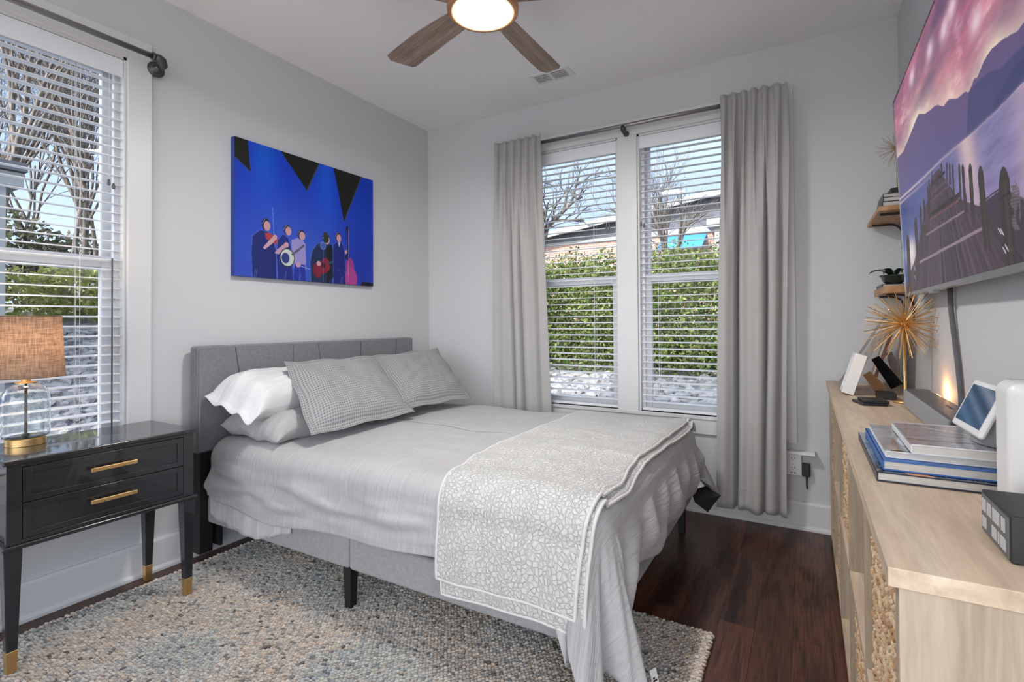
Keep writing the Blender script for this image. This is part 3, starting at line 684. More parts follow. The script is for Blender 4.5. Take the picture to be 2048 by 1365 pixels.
# quilt
def side_pt(x, d, lift):
    """cloth crossing the near rim at x; d = distance beyond the rim start"""
    r = .10+lift; zt = ztop(x, CY0+.10)+lift
    if d < r*PI/2:
        a = d/r; return CY0+.10-r*math.sin(a), zt-r*.95*(1-math.cos(a))
    e_ = d-r*PI/2; z = zt-r*.95-e_
    t = min(1, e_/.28); f = max(0, (x-1.5)/.5)
    return CY0+.10-r-(.012*t+.012*math.sin(x*8+1.5*t)*t+.020*math.sin(PI*t)*.8+.026*t*min(1, f*f)), z
def quilt_layer(name, lift, xL, xR, bottom, parent, far):
    nb, na = 150, 60; vs = []; uv = []
    top_len = (CY1-.10)-(CY0+.10)
    for j in range(nb+1):
        # b runs from far hang to near bottom
        b = -far+(far+top_len+bottom)*j/nb
        for i in range(na+1):
            a = i/na; x = xL(b)+(xR(b)-xL(b))*a
            if b < 0:
                r = .10+lift; d = -b; zt = ztop(x, CY1-.1)+lift
                an = min(d/r, PI/2); y = CY1-.10+r*math.sin(an); z = zt-r*.95*(1-math.cos(an))-(max(0, d-r*PI/2))
            elif b <= top_len:
                y = CY1-.10-b; z = ztop(x, y)+lift
            else: y, z = side_pt(x, b-top_len, lift)
            ww = .004*n2(x*1.5, b*1.5, 6, lift*50)
            edge = min(a, 1-a)*na
            # drop the foot edge over the bed's rounded foot rim
            ov = max(0, x-(CX1-.10)); 
            if ov > 0 and 0 <= b <= top_len: z -= .095*(1-math.sqrt(max(0, 1-min(1, ov/.115)**2)))
            if ov > 0 and b > top_len: z -= .0; y += ov*.25*min(1, (b-top_len)/.1)*0
            vs.append((x, y, z+ww)); uv.append((x, b))
    W_ = na+1; fs = [(j*W_+i, (j+1)*W_+i, (j+1)*W_+i+1, j*W_+i+1) for j in range(nb) for i in range(na)]
    o = mk(name, vs, fs, M['quilt'], parent, smooth=True, uvs=uv); fixn(o)
    w = o.modifiers.new('solid', 'SOLIDIFY'); w.thickness = .008; w.offset = 0
    # binding tube round the border
    idx = [i for i in range(W_)]+[j*W_+na for j in range(1, nb+1)]+[nb*W_+i for i in range(na-1, -1, -1)]+[j*W_ for j in range(nb-1, -1, -1)]
    MB().tube([vs[k] for k in idx], .0062, 8).build('binding', M['binding'], o, smooth=True)
    return o
qt = E('quilt', (1.8, -1.1, .62), 'folded off-white quilted throw draped across the foot of the bed', 'quilt')
TL_ = (CY1-.10)-(CY0+.10)
def sstep(a, b, x): t = min(1, max(0, (x-a)/(b-a))); return t*t*(3-2*t)
xl = lambda b: 1.505+.012*math.sin(b*3)+.085*sstep(TL_-.5, TL_+.4, b)
xr = lambda b: 2.132-.012*sstep(.5, TL_, b)+.006*math.sin(b*5+1)+.018*math.exp(-((b-1.15)/.12)**2)-.01*sstep(TL_, TL_+.3, b)
quilt_layer('under_layer', .010, lambda b: xl(b)+.01, lambda b: xr(b)+.006, .440, qt, .13)
quilt_layer('top_layer', .023, xl, lambda b: xr(b)-.016-.004*math.sin(b*8), .405, qt, .11)

# ------------------------------------------------------------------ pillows
def pillow(name, c00, c10, c11, c01, th, m, parent=None, flange=0, label=None, cat='pillow', group=None, seed=0, pinch=.05, uvs=(.66, .5), sag=0, ex=3.0, cuff=0):
    """quad corners: 00 bottom-left, 10 bottom-right, 11 top-right, 01 top-left"""
    c00, c10, c11, c01 = map(Vector, (c00, c10, c11, c01)); n = 44
    ctr = (c00+c10+c11+c01)/4; nrm = ((c10-c00).cross(c01-c00)).normalized()
    vs = []; uv = []; fs = []
    fl = flange
    for side in (1, -1):
        for j in range(n+1):
            for i in range(n+1):
                u, v = i/n, j/n
                # pull edges in between corners
                pu = pinch*(4*v*(1-v))*(1 if u > .5 else -1)*abs(2*u-1)**3*-1*.5
                pv = pinch*(4*u*(1-u))*(1 if v > .5 else -1)*abs(2*v-1)**3*-1*.5
                uu, vv = u+pu, v+pv
                P = c00*(1-uu)*(1-vv)+c10*uu*(1-vv)+c11*uu*vv+c01*(1-uu)*vv
                a = min(1, max(0, (abs(2*u-1)-0)/(1-2*fl[0]))) if fl else abs(2*u-1); b_ = min(1, abs(2*v-1)/(1-2*fl[1])) if fl else abs(2*v-1)
                h = (max(0, 1-a**ex)*max(0, 1-b_**ex))**.55
                wr = .010*n2(u*3+seed, v*3, 2.2, seed)+.006*n2(u*9, v*5+seed, 1.5, seed*2)
                ew = .006*math.sin((u+v)*14+seed)*(1-h)
                z = side*(th/2*h)+(wr*h*1.4 if h > 0 else 0)+ew+side*.0015
                P = P+nrm*z+Vector((0, 0, -sag*(abs(2*u-1)**2)-cuff*max(0, (.14-v)/.14)**1.3*(1+.25*math.sin(u*17))))
                vs.append(P); uv.append((u*uvs[0], v*uvs[1]))
    W_ = n+1; K = W_*W_
    for j in range(n):
        for i in range(n):
            a = j*W_+i; fs.append((a, a+1, a+W_+1, a+W_)); fs.append((K+a, K+a+W_, K+a+W_+1, K+a+1))
    for i in range(n):
        fs.append((i, K+i, K+i+1, i+1)); a = n*W_+i; fs.append((a, a+1, K+a+1, K+a))
        a = i*W_; fs.append((a, a+W_, K+a+W_, K+a)); a = i*W_+n; fs.append((a, K+a, K+a+W_, a+W_))
    o = mk(name, vs, fs, m, parent, smooth=True, uvs=uv, org=tuple(ctr)); fixn(o)
    if label: tag(o, label, cat, group)
    return o
# flat stacks behind, near and far
pillow('pillow', (.585, -1.800, .660), (.135, -1.800, .680), (.135, -1.16, .680), (.585, -1.16, .655), .15, M['pillow_grey'], label='grey crinkled pillow at the bottom of the stack by the headboard', seed=2, uvs=(.5, .66), ex=5, cuff=.03)
pillow('pillow', (.495, -1.868, .768), (.120, -1.868, .855), (.120, -1.17, .850), (.380, -1.17, .755), .195, M['pillow_white'], flange=(.0, .05), label='white pillow lying on the grey crinkled pillow', seed=5, uvs=(.5, .66), pinch=.03, ex=5, cuff=.06)
pillow('pillow', (.742, -1.742, .655), (.745, -1.040, .655), (.300, -.925, .958), (.300, -1.560, .962), .13, M['waffle'], flange=(.05, .06), label='grey waffle-weave sham pillow nearer the nightstand', group='waffle shams', seed=1, pinch=.02)
pillow('pillow', (.690, -1.10, .668), (.722, -.440, .655), (.290, -.262, .975), (.262, -.975, .950), .14, M['waffle'], flange=(.05, .06), label='grey waffle-weave sham pillow nearer the back windows', group='waffle shams', seed=4, pinch=.03)

# ------------------------------------------------------------------ nightstand
ns = E('nightstand', (.23, -2.37, 0), 'black two-drawer nightstand with brass handles and brass-tipped legs', 'nightstand')
NX0, NX1, NY0, NY1 = .045, .418, -2.677, -2.066
box('top', (NX0, NY0, .704), (NX1+.012, NY1, .720), M['black_wood'], ns, bevel=.005, segs=3)
box('carcass', (NX0+.012, NY0+.022, .440), (NX1-.012, NY1-.012, .704), M['black_wood'], ns, bevel=.002)
b = MB(); b.box((NX1-.012, NY1-.052, .440), (NX1, NY1-.012, .704)).box((NX1-.012, NY0+.012, .440), (NX1, NY0+.052, .704)).box((NX1-.012, NY0+.052, .692), (NX1, NY1-.052, .704)).box((NX1-.012, NY0+.052, .440), (NX1, NY1-.052, .452))
b.build('face_frame', M['black_wood'], ns, bevel=.0015)
box('lower_rail', (NX0, NY0, .424), (NX1+.010, NY1+.002, .440), M['black_wood'], ns, bevel=.006, segs=3)
for k, (z0, z1, hz) in enumerate(((.573, .690, .636), (.454, .570, .520))):
    y0, y1 = NY0+.054, NY1-.054
    dmb = MB(); dmb.box((NX1-.011, y0, z0), (NX1-.004, y1, z1))
    for (p, q) in (((y0, z0), (y0+.022, z1)), ((y1-.022, z0), (y1, z1)), ((y0+.022, z0), (y1-.022, z0+.020)), ((y0+.022, z1-.020), (y1-.022, z1))): dmb.box((NX1-.004, p[0], p[1]), (NX1+.001, q[0], q[1]))
    d = dmb.build('drawer', M['black_wood'], ns, bevel=.001)
    h = MB(); yc = -2.371; h.box((NX1+.016, yc-.073, hz-.006), (NX1+.026, yc+.073, hz+.008)); h.box((NX1+.001, yc-.058, hz-.004), (NX1+.018, yc-.048, hz+.006)); h.box((NX1+.001, yc+.048, hz-.004), (NX1+.018, yc+.058, hz+.006)); h.build('handle', M['brass'], d, bevel=.0015)
for (x, y, z0) in ((NX1-.024, NY1-.028, .022), (NX1-.024, NY0+.030, .022), (NX0+.030, NY1-.028, .0), (NX0+.030, NY0+.030, .0)):
    def sq(zz, r, dx=0): return [(x-r+dx, y-r, zz), (x+r+dx, y-r, zz), (x+r+dx, y+r, zz), (x-r+dx, y+r, zz)]
    sx = .006 if x > .2 else -.006
    l = MB().hexa(sq(z0+.070, .0145, sx*.8)+sq(.425, .024)).build('leg', M['black_wood'], ns, bevel=.002)
    MB().hexa(sq(z0, .0130, sx)+sq(z0+.071, .0150, sx*.8)).build('foot_cap', M['brass'], l, bevel=.0015)

# ------------------------------------------------------------------ table lamp
LX, LY, LZ = .155, -2.540, .720
lp = E('table_lamp', (LX, LY, LZ), 'lit table lamp with clear glass jug base and taupe linen shade on the nightstand', 'table lamp')
MB().lathe([(.0005, 0), (.058, 0), (.058, .024), (.055, .027), (.0005, .027)], (LX, LY, LZ+.0005), 48).build('base', M['brass'], lp, smooth=False, bevel=.001)
out_ = [(.054, .0285), (.066, .032), (.0695, .045), (.0695, .165), (.066, .190), (.055, .212), (.036, .224), (.022, .228)]
inn = [(r-.003, z-.001 if i else z+.004) for i, (r, z) in enumerate(out_)][::-1]
g = MB(); g.lathe([(.0005, .0285)]+out_+inn+[(.0005, .0335)], (LX, LY, LZ), 48); fixn(g.build('glass_jug', M['glass'], lp, smooth=True))
MB().lathe([(.0005, .0345), (.012, .0345), (.010, .040), (.0045, .042), (.0045, .24)], (LX, LY, LZ), 16).build('stem', M['pipe'], lp, smooth=True)
MB().lathe([(.023, .2285), (.031, .2285), (.031, .232), (.014, .234), (.014, .258), (.0005, .258)], (LX, LY, LZ), 32).build('neck_cap', M['brass'], lp, smooth=False, bevel=.001)
s = MB(); s.lathe([(.113, .252), (.100, .478), (.0985, .478), (.1115, .252)], (LX, LY, LZ), 64); n_ = len(s.v); s.f = [f for f in s.f if len(f) == 4]
so_ = s.build('lamp_shade', M['shade'], lp, smooth=True)
for r, z in ((.1135, .252), (.1003, .478)): MB().tube([(LX+r*math.cos(a*PI/24), LY+r*math.sin(a*PI/24), LZ+z) for a in range(49)], .0016, 6).build('rim', M['kraft'], so_, smooth=True)
MB().lathe([(.0005, .300), (.010, .300), (.013, .31), (.024, .345), (.024, .365), (.014, .385), (.0005, .39)], (LX, LY, LZ), 20).build('bulb', M['wicker_lit'], lp, smooth=True)
MB().lathe([(.0005, .258), (.012, .258), (.012, .300), (.0005, .300)], (LX, LY, LZ), 16).build('socket', M['brass'], lp, smooth=True)
pl = bpy.data.lights.new('lamp_glow', 'POINT'); pl.energy = LAMP_W; pl.color = (1, .76, .52); pl.shadow_soft_size = .03
po_ = bpy.data.objects.new('lamp_glow', pl); col.objects.link(po_); po_.parent = lp; po_.location = (0, 0, .420)

# ------------------------------------------------------------------ rug
rug = E('rug', (1.25, -2.1, 0), 'chunky heathered grey and beige wool rug under the bed', 'rug')
RX0, RX1, RY0, RY1 = .135, 2.375, -2.90, -1.285
box('backing', (RX0+.012, RY0+.012, .001), (RX1-.012, RY1-.012, .009), M['rug_base'], rug)
def loops():
    rs = np.random.RandomState(5)
    sph = []; fsb = []
    # low poly ellipsoid 3 rings x 6
    for ph_ in (-.75, 0, .75):
        for k in range(6): sph.append((math.cos(ph_)*math.cos(k*PI/3), math.cos(ph_)*math.sin(k*PI/3), math.sin(ph_)))
    sph.append((0, 0, 1)); 
    for r in range(2):
        for k in range(6): fsb.append((r*6+k, r*6+(k+1) % 6, (r+1)*6+(k+1) % 6, (r+1)*6+k))
    tri = [(12+k, 12+(k+1) % 6, 18) for k in range(6)]
    sph = np.array(sph); V = []; F = []; C = []; n = 0
    pal = lin(np.array([(205, 196, 186), (196, 188, 178), (190, 187, 183), (176, 176, 174), (186, 174, 163), (158, 157, 155), (128, 127, 127), (108, 100, 95), (200, 184, 170)]))
    pw = np.array([.24, .2, .15, .13, .1, .07, .035, .015, .06]); pw /= pw.sum()
    px, py = .0150, .0100; j = 0; y = RY0+.01
    while y < RY1:
        x = RX0+.006+(px/2 if j % 2 else 0)
        while x < RX1-.002:
            edge = x > RX1-.030 or x < RX0+.028
            if not (y > -1.75 and x < .45 and False):
                if edge: L3 = (.0125, .0062, .0080); ang = .35
                else: L3 = (.0098+.002*rs.rand(), .0052, .0085+.003*rs.rand()); ang = rs.uniform(-.35, .35)+.75
                c, s_ = math.cos(ang), math.sin(ang); q = sph*L3; q = np.stack([q[:, 0]*c-q[:, 1]*s_, q[:, 0]*s_+q[:, 1]*c, q[:, 2]], 1)
                q += (x+rs.uniform(-.002, .002), y+rs.uniform(-.0015, .0015), .013+rs.uniform(-.003, .002))
                V.append(q); big = .5+.5*noise.noise(Vector((x*2.0, y*2.0, 3)))
                sel = pal[rs.choice(9, p=pw)].copy()
                zn = noise.noise(Vector((x*3.1+5, y*3.1, 9))); sel = sel*(1-np.array([.16, .09, .06])*min(1, max(0, (-zn-.02)*4))-np.array([0, .04, .08])*min(1, max(0, zn*4)))
                sel = sel*.86
                if edge: sel = pal[rs.choice([0, 0, 1, 8])]*1.05
                C.append(np.tile(sel*rs.uniform(.9, 1.08), (19, 1)))
                F += [tuple(a+n for a in f) for f in fsb]+[tuple(a+n for a in f) for f in tri]; n += 19
            x += px
        y += py; j += 1
    return mk('pile', np.concatenate(V), F, M['yarn'], rug, smooth=True, tint=np.concatenate(C))
pile = loops(); pile['kind'] = 'stuff'

# ------------------------------------------------------------------ canvas print on the left wall
cv = E('canvas_print', (.0, -1.16, 1.80), 'large blue canvas print of a band on a stage', 'picture')
box('canvas_edge', (.002, -1.664, 1.424), (.0335, -.655, 2.174), mat('canvas_blue_edge', (.02, .05, .28), .6), cv)
P = Pic(540, 410, (30, 66, 190), 1.35)
f = fbm(P.u*2, P.v*2, 3)
vv = P.v[..., None]; uu = P.u[..., None]
P.im = np.array([52, 74, 178])*(1-vv)+np.array([14, 58, 196])*vv+(f[..., None]-.5)*20
P.soft((.17, .95), (.09, .35), (20, 96, 214), .8); P.soft((.60, .95), (.08, .45), (26, 100, 226), .7); P.soft((.93, .7), (.12, .6), (8, 60, 180), .6); P.soft((.35, .25), (.35, .35), (62, 96, 196), .6); P.soft((.9, .15), (.2, .3), (20, 40, 150), .5)
for t3 in ([(0, 1.01), (.073, 1.01), (.09, .775), (0, .86)], [(.268, 1.01), (.545, 1.01), (.451, .745)], [(.655, 1.01), (.893, 1.01), (.739, .555)]):
    P.poly([(a+(.006 if a > .3 else 0), b-.006) for a, b in t3], (74, 76, 52), .8); P.poly(t3, (24, 26, 22))
skin = (196, 150, 160); navy = (32, 42, 110)
def person(body, head, hr, hair, bc, rim=True):
    P.poly(body, bc)
    for a, b in zip(body, body[1:]): P.line(a, b, .004, (96, 120, 214), .7)
    P.ell(head, hr, hair); P.ell((head[0]+hr[0]*.28, head[1]-hr[1]*.22), (hr[0]*.75, hr[1]*.8), skin); P.line((head[0]-hr[0]*.9, head[1]), (head[0]-hr[0]*.2, head[1]+hr[1]*.9), .004, (150, 170, 230), .8)
P.im = P.im
person([(.10, -.01), (.094, .18), (.10, .30), (.147, .359), (.197, .35), (.225, .30), (.248, .20), (.248, -.01)], (.181, .405), (.027, .045), (40, 34, 60), navy)
P.poly([(.175, .338), (.204, .346), (.29, .287), (.245, .262), (.182, .295)], (168, 66, 74)); P.poly([(.25, .29), (.275, .27), (.31, .245), (.30, .238), (.25, .262)], (140, 60, 70)); P.line((.223, .546), (.232, .33), .004, (110, 150, 230)); P.poly([(.163, .225), (.20, .285), (.236, .335), (.248, .31), (.22, .265), (.175, .215)], (196, 160, 170)); P.ell((.238, .318), (.014, .02), skin)
person([(.255, -.01), (.248, .18), (.255, .30), (.290, .355), (.325, .33), (.341, .26), (.35, .14), (.356, -.01)], (.318, .392), (.026, .042), (60, 50, 74), (34, 46, 124))
P.poly([(.235, .195), (.25, .225), (.30, .28), (.318, .275), (.31, .25), (.26, .19)], (186, 150, 170)); P.ell((.312, .272), (.016, .02), skin)
person([(.372, -.01), (.36, .12), (.345, .26), (.345, .315), (.389, .343), (.42, .335), (.442, .30), (.446, .16), (.44, -.01)], (.412, .372), (.027, .043), (40, 40, 66), (150, 140, 196))
P.poly([(.36, -.01), (.365, .13), (.44, .13), (.445, -.01)], (40, 52, 150))
P.ell((.318, .172), (.050, .075), (58, 62, 60)); P.ell((.318, .172), (.044, .066), (196, 204, 196)); P.ell((.306, .168), (.026, .042), (52, 62, 130)); P.line((.352, .203), (.43, .285), .016, (36, 30, 60)); P.line((.352, .203), (.43, .285), .004, (150, 140, 170)); P.ell((.392, .125), (.018, .02), (190, 150, 180)); P.line((.40, .12), (.47, .10), .004, (170, 170, 220))
person([(.478, -.01), (.476, .16), (.490, .25), (.530, .32), (.56, .335), (.632, .335), (.652, .28), (.655, .1), (.64, -.01)], (.597, .372), (.026, .045), (40, 50, 40), (34, 46, 84))
P.poly([(.60, .0), (.60, .10), (.59, .30), (.64, .33), (.655, .25), (.655, .05)], (26, 34, 40)); P.poly([(.556, .385), (.63, .385), (.625, .395), (.612, .40), (.606, .432), (.577, .425), (.573, .398)], (58, 56, 50)); P.ell((.597, .368), (.020, .03), (44, 52, 44))
P.ell((.532, .10), (.035, .065), (116, 34, 54)); P.ell((.590, .145), (.034, .062), (132, 36, 60)); P.poly([(.53, .05), (.60, .085), (.60, .20), (.53, .155)], (124, 36, 58)); P.ell((.575, .145), (.012, .022), (40, 20, 30)); P.line((.61, .165), (.745, .235), .018, (60, 70, 90)); P.line((.70, .215), (.755, .243), .030, (24, 30, 40)); P.ell((.54, .155), (.016, .022), skin); P.ell((.573, .31), (.022, .034), (130, 150, 214), .8); P.ell((.573, .31), (.018, .028), (60, 84, 170), .8)
for x_, w_ in ((.575, .003), (.48, .002), (.40, .002)): P.line((x_, .28 if x_ > .5 else .12), (x_, -.01), w_+.001, (110, 140, 220), .7)
person([(.655, -.01), (.65, .20), (.65, .33), (.685, .365), (.72, .365), (.745, .30), (.752, .1), (.755, -.01)], (.691, .405), (.024, .042), (70, 36, 50), (28, 40, 116)); P.poly([(.69, .36), (.708, .36), (.70, .32)], (190, 190, 220))
P.ell((.790, .15), (.036, .085), (150, 60, 130)); P.ell((.800, .05), (.052, .10), (168, 64, 140)); P.line((.768, .50), (.772, .22), .014, (26, 24, 50)); P.ell((.768, .49), (.012, .03), (30, 26, 50)); P.line((.778, .50), (.776, .02), .003, (210, 150, 200)); P.ell((.757, .285), (.012, .018), skin)
for k in range(12): P.line((.69+.02*k*.6, .13-.02*(k % 3)), (.70+.02*k*.6, .10-.02*(k % 3)), .003, (120, 140, 210), .4)
P.poly([(.885, -.01), (.89, .022), (.905, .035), (1, .03), (1, -.01)], (16, 18, 30))
for x_ in (.11, .12, .30, .40, .71, .72): P.line((x_, .0), (x_+.01, .06), .004, (150, 170, 230), .5)
picture('printed_image', (.0342, -1.664, 1.424), (0, 1.009, 0), (0, 0, .75), P.im, M['print'], cv)

# ------------------------------------------------------------------ television
TB = Vector((3.0436, -.62, 1.267)); TA = Vector((3.0115, -.62, 2.083)); TU = Vector((0, -1.44, 0)); TV_ = TA-TB
tv = E('television', (RW, -1.34, 1.68), 'large wall-mounted television showing a lakeside pier at sunset', 'television')
P = Pic(520, 470, (90, 80, 140), 1.76); u, v = P.u, P.v
f1 = fbm(u*3.2+v*2.2, v*7-u*1.0, 1, 6, .6); f2 = fbm(u*9+v*6, v*16, 5, 5, .6)
cl = np.clip((f1-.30)/.42, 0, 1)[..., None]
sky = np.array([112, 74, 112])*(1-cl)+np.array([226, 124, 150])*cl
hot = np.clip((f2-.60)/.2, 0, 1)*np.clip((f1-.45)/.2, 0, 1)*.9; sky = sky*(1-hot[..., None])+np.array([255, 214, 224])*hot[..., None]
P.im = sky
rd = [(-.05, .705), (.003, .708), (.098, .692), (.183, .706), (.329, .734), (.415, .685), (.504, .658), (.569, .612), (.61, .61), (.671, .57), (.717, .559), (.736, .543), (.771, .559), (.787, .551), (.827, .568), (.866, .569), (.917, .552), (.961, .528), (1.01, .53)]
ridge = np.interp(u, [a for a, b in rd], [b for a, b in rd])+.006*(fbm(u*40, u*0, 8, 3)-.5)
gl = np.exp(-np.clip((v-ridge)/(.06+.05*np.exp(-((u-.35)/.3)**2)), 0, 9)); gl = np.clip(gl*(.65+.9*(fbm(u*8, v*14, 2, 4)-.3)), 0, 1); P.put(gl, (255, 236, 214), 1.0); 
for (a, b) in ((.607, .848), (.483, .881), (.282, .93), (.673, .868), (.80, .70)): P.soft((a, b), (.035, .035), (255, 226, 236), .9)
m1 = v < ridge; hz = np.clip((ridge-v)/.25, 0, 1)[..., None]; mc = np.array([104, 86, 132])*(1-hz)+np.array([92, 88, 142])*hz; P.im = np.where(m1[..., None], mc+(fbm(u*10, v*10, 9)[..., None]-.5)*10, P.im)
P.poly([(.70, .40), (.735, .54), (.78, .541), (.85, .52), (.893, .493), (.941, .487), (1.01, .475), (1.01, .40)], (74, 72, 120)); P.poly([(.84, .40), (.858, .426), (.868, .44), (.921, .449), (.953, .459), (1.01, .448), (1.01, .4)], (60, 66, 112))
wl_ = np.interp(u, [0, .338, .524, .74, .864, 1], [.492, .458, .445, .418, .406, .402]); wm = v < wl_
rip = fbm(u*14, v*46, 12, 4); d_ = np.clip(u, 0, 1)[..., None]
wc = np.array([62, 78, 140])*(1-d_)+np.array([146, 132, 178])*d_; wc = wc+(rip[..., None]-.5)*46*np.clip(d_*1.4, 0, 1)
P.im = np.where(wm[..., None], wc, P.im)
band = np.exp(-((v-wl_)/.006)**2)*np.clip(1.2-u*1.2, .25, 1); P.put(band, (238, 206, 206), .9); P.put(np.exp(-((v-wl_+.022)/.007)**2)*np.clip(.9-u*1.6, 0, 1), (226, 190, 190), .9)
P.put(np.exp(-((u-.70-(.40-v)*.15)/.055)**2)*wm*np.clip(.3+v*2, 0, 1), (236, 200, 200), .85); P.put(np.exp(-((u-.97)/.05)**2)*wm, (214, 184, 196), .5)
P.soft((.11, .19), (.075, .055), (255, 246, 240), 1.0); P.soft((.14, .15), (.05, .09), (255, 230, 220), .8)
dl = [(.431, .426), (.363, .351), (.267, .246), (.159, .136), (-.03, .02), (-.03, -.02), (1.0, -.02), (1.0, .03), (.93, .049), (.751, .194), (.632, .259), (.521, .387), (.50, .425)]
dm = P.mask_poly(dl); vp = (.47, .56); ang = np.arctan2((u-vp[0])*1.76, vp[1]-v)
pk = np.floor(ang*26); pr = np.sin(pk*12.9898)*43758.5; pr = pr-np.floor(pr); gapm = np.abs(ang*26-pk-.5) > .44
dc = np.array([78, 62, 76])*(.72+.5*pr[..., None])+(fbm(u*30, v*8, 4)[..., None]-.5)*22; dc = np.where(gapm[..., None], dc*.5, dc); P.im = np.where(dm[..., None], dc, P.im)
P.poly([(.751, .194), (.86, .20), (1.01, .10), (1.01, .02), (.93, .02)], (58, 50, 66)); P.line((.751, .20), (.86, .205), .004, (40, 34, 44)); P.line((.86, .205), (1.0, .10), .006, (90, 80, 96))
P.line((.2, .12), (.756, .126), .011, (150, 128, 142)); P.line((.33, .219), (.66, .209), .008, (138, 118, 134)); P.line((.378, .285), (.633, .272), .016, (34, 26, 34)); P.line((.378, .268), (.633, .256), .003, (150, 84, 80)); P.line((.39, .335), (.60, .33), .004, (110, 92, 108)); P.line((.41, .36), (.58, .355), .004, (110, 92, 108)); P.line((.43, .395), (.54, .39), .012, (40, 32, 40))
posts = [(0.066, 0.0, 0.084, 0.29, 0.050), (0.207, 0.05, 0.211, 0.333, 0.036), (0.274, 0.145, 0.282, 0.364, 0.028), (0.32, 0.206, 0.326, 0.376, 0.021), (0.374, 0.286, 0.377, 0.408, 0.015), (0.386, 0.313, 0.395, 0.427, 0.012), (0.422, 0.38, 0.429, 0.448, 0.010), (0.877, 0.0, 0.873, 0.255, 0.046), (0.778, 0.06, 0.769, 0.306, 0.030), (0.712, 0.145, 0.715, 0.339, 0.022), (0.672, 0.2, 0.67, 0.358, 0.018), (0.643, 0.24, 0.648, 0.371, 0.014), (0.6, 0.29, 0.603, 0.391, 0.012), (0.577, 0.33, 0.582, 0.404, 0.012), (0.554, 0.35, 0.562, 0.418, 0.010), (0.517, 0.39, 0.518, 0.435, 0.014)]
for (a, b, c_, d2, w_) in sorted(posts, key=lambda q: -q[1]):
    h = w_*.5; P.poly([(a-h, b), (a+h, b), (c_+h, d2-w_*.9), (c_+h*.55, d2-w_*.25), (c_, d2), (c_-h*.55, d2-w_*.25), (c_-h, d2-w_*.9)], (52, 42, 44)); P.poly([(a-h*.1, b), (a+h*.45, b), (c_+h*.45, d2-w_*.9), (c_-h*.1, d2-w_*.9)], (70, 56, 54)); P.poly([(c_-h, d2-w_*1.6), (c_+h, d2-w_*1.6), (c_+h, d2-w_*1.75), (c_-h, d2-w_*1.75)], (30, 24, 28))
for k in range(14): P.line((.90+.006*math.sin(k), .19-.008*k), (.918+.010*math.sin(k*.5), .185-.008*k), .006, (110, 96, 104))
P.line((.915, .20), (.93, .17), .005, (120, 108, 116)); P.line((.93, .17), (.925, .10), .005, (120, 108, 116))
for (a, b) in ((.835, .105), (.845, .10), (.86, .055), (.85, .05), (.15, .07), (.155, .11)): P.line((a, b), (a+.012, b-.018), .004, (226, 220, 236)); 
n_t = Vector((-1, 0, -.0393)).normalized()*.0
picture('screen', TB+Vector((-.0005, -.004, .008)), TU*.9944, TV_*.982, P.im, M['screen'], tv)
d = Vector((.028, 0, 0))
def slab(nm, p0, U_, V_, D_, m_, par, bevel=0): p0, U_, V_, D_ = map(Vector, (p0, U_, V_, D_)); return fixn(MB().hexa([p0, p0+U_, p0+U_+D_, p0+D_, p0+V_, p0+V_+U_, p0+V_+U_+D_, p0+V_+D_]).build(nm, m_, par, bevel=bevel))
slab('panel', TB+Vector((.001, 0, 0)), TU, TV_, (.020, 0, 0), M['tv_back'], tv)
slab('bottom_bezel', TB+Vector((-.002, 0, -.006)), TU, (0, 0, .013), (.022, 0, 0), M['tv_bezel'], tv)
slab('side_bezel', TB+Vector((-.002, .004, -.006)), (0, -.006, 0), TV_*1.01, (.022, 0, 0), M['tv_bezel'], tv)
slab('top_bezel', TA+Vector((-.002, 0, -.004)), TU, (0, 0, .007), (.022, 0, 0), M['tv_bezel'], tv)
box('rear_housing', (3.062, -1.92, 1.275), (3.092, -.80, 1.72), M['tv_back'], tv, bevel=.008)
box('logo_tab', (3.040, -1.10, 1.252), (3.062, -1.14, 1.261), M['tv_bezel'], tv)
box('wall_mount', (3.090, -1.55, 1.40), (3.109, -1.13, 1.90), M['black'], tv)
box('mount_arm', (3.040, -1.40, 1.45), (3.095, -1.36, 1.85), M['black'], tv)
box('mount_arm', (3.040, -1.30, 1.45), (3.095, -1.26, 1.85), M['black'], tv)
tag(MB().tube([(3.095, -1.095, 1.30), (3.097, -1.096, 1.20), (3.099, -1.12, 1.12), (3.100, -1.16, 1.02), (3.100, -1.19, .93), (3.100, -1.20, .845)], .008, 10).build('cable', M['braid'], smooth=True, org=(3.1, -1.15, .84)), 'dark braided cable sleeve running down the wall from the television', 'cable')

# ------------------------------------------------------------------ wall shelves
def wall_shelf(label, x0, y0, y1, z, th, bz):
    t = E('wall_shelf', (RW, (y0+y1)/2, z), label, 'wall shelf', None)
    box('board', (x0, y0, z), (RW-.002, y1, z+th), M['shelfwood'], t, bevel=.003)
    for k, yb in enumerate((y0+.075, y1-.09)):
        b = MB()
        for dy in (-.011, .011):
            pts = [(x0+.015, yb+dy, z-.005), (RW-.06, yb+dy, z-.005)]+[(RW-.06+.052*math.sin(a*PI/12), yb+dy, z-.005-.052*(1-math.cos(a*PI/12))) for a in range(1, 7)]+[(RW-.008, yb+dy, z-.13)]
            b.tube(pts, .0033, 8)
        b.tube([(x0+.015, yb-.011, z-.005), (x0+.015, yb+.011, z-.005)], .0033, 8)
        b.build('hairpin_bracket', M['black'], t, smooth=True)
    return t
wall_shelf('upper wooden wall shelf holding small books beside the television', 2.966, -.507, -.03, 1.648, .022, 0)
wall_shelf('lower wooden wall shelf holding a dark green pot', 2.990, -.46, -.04, 1.284, .034, 0)
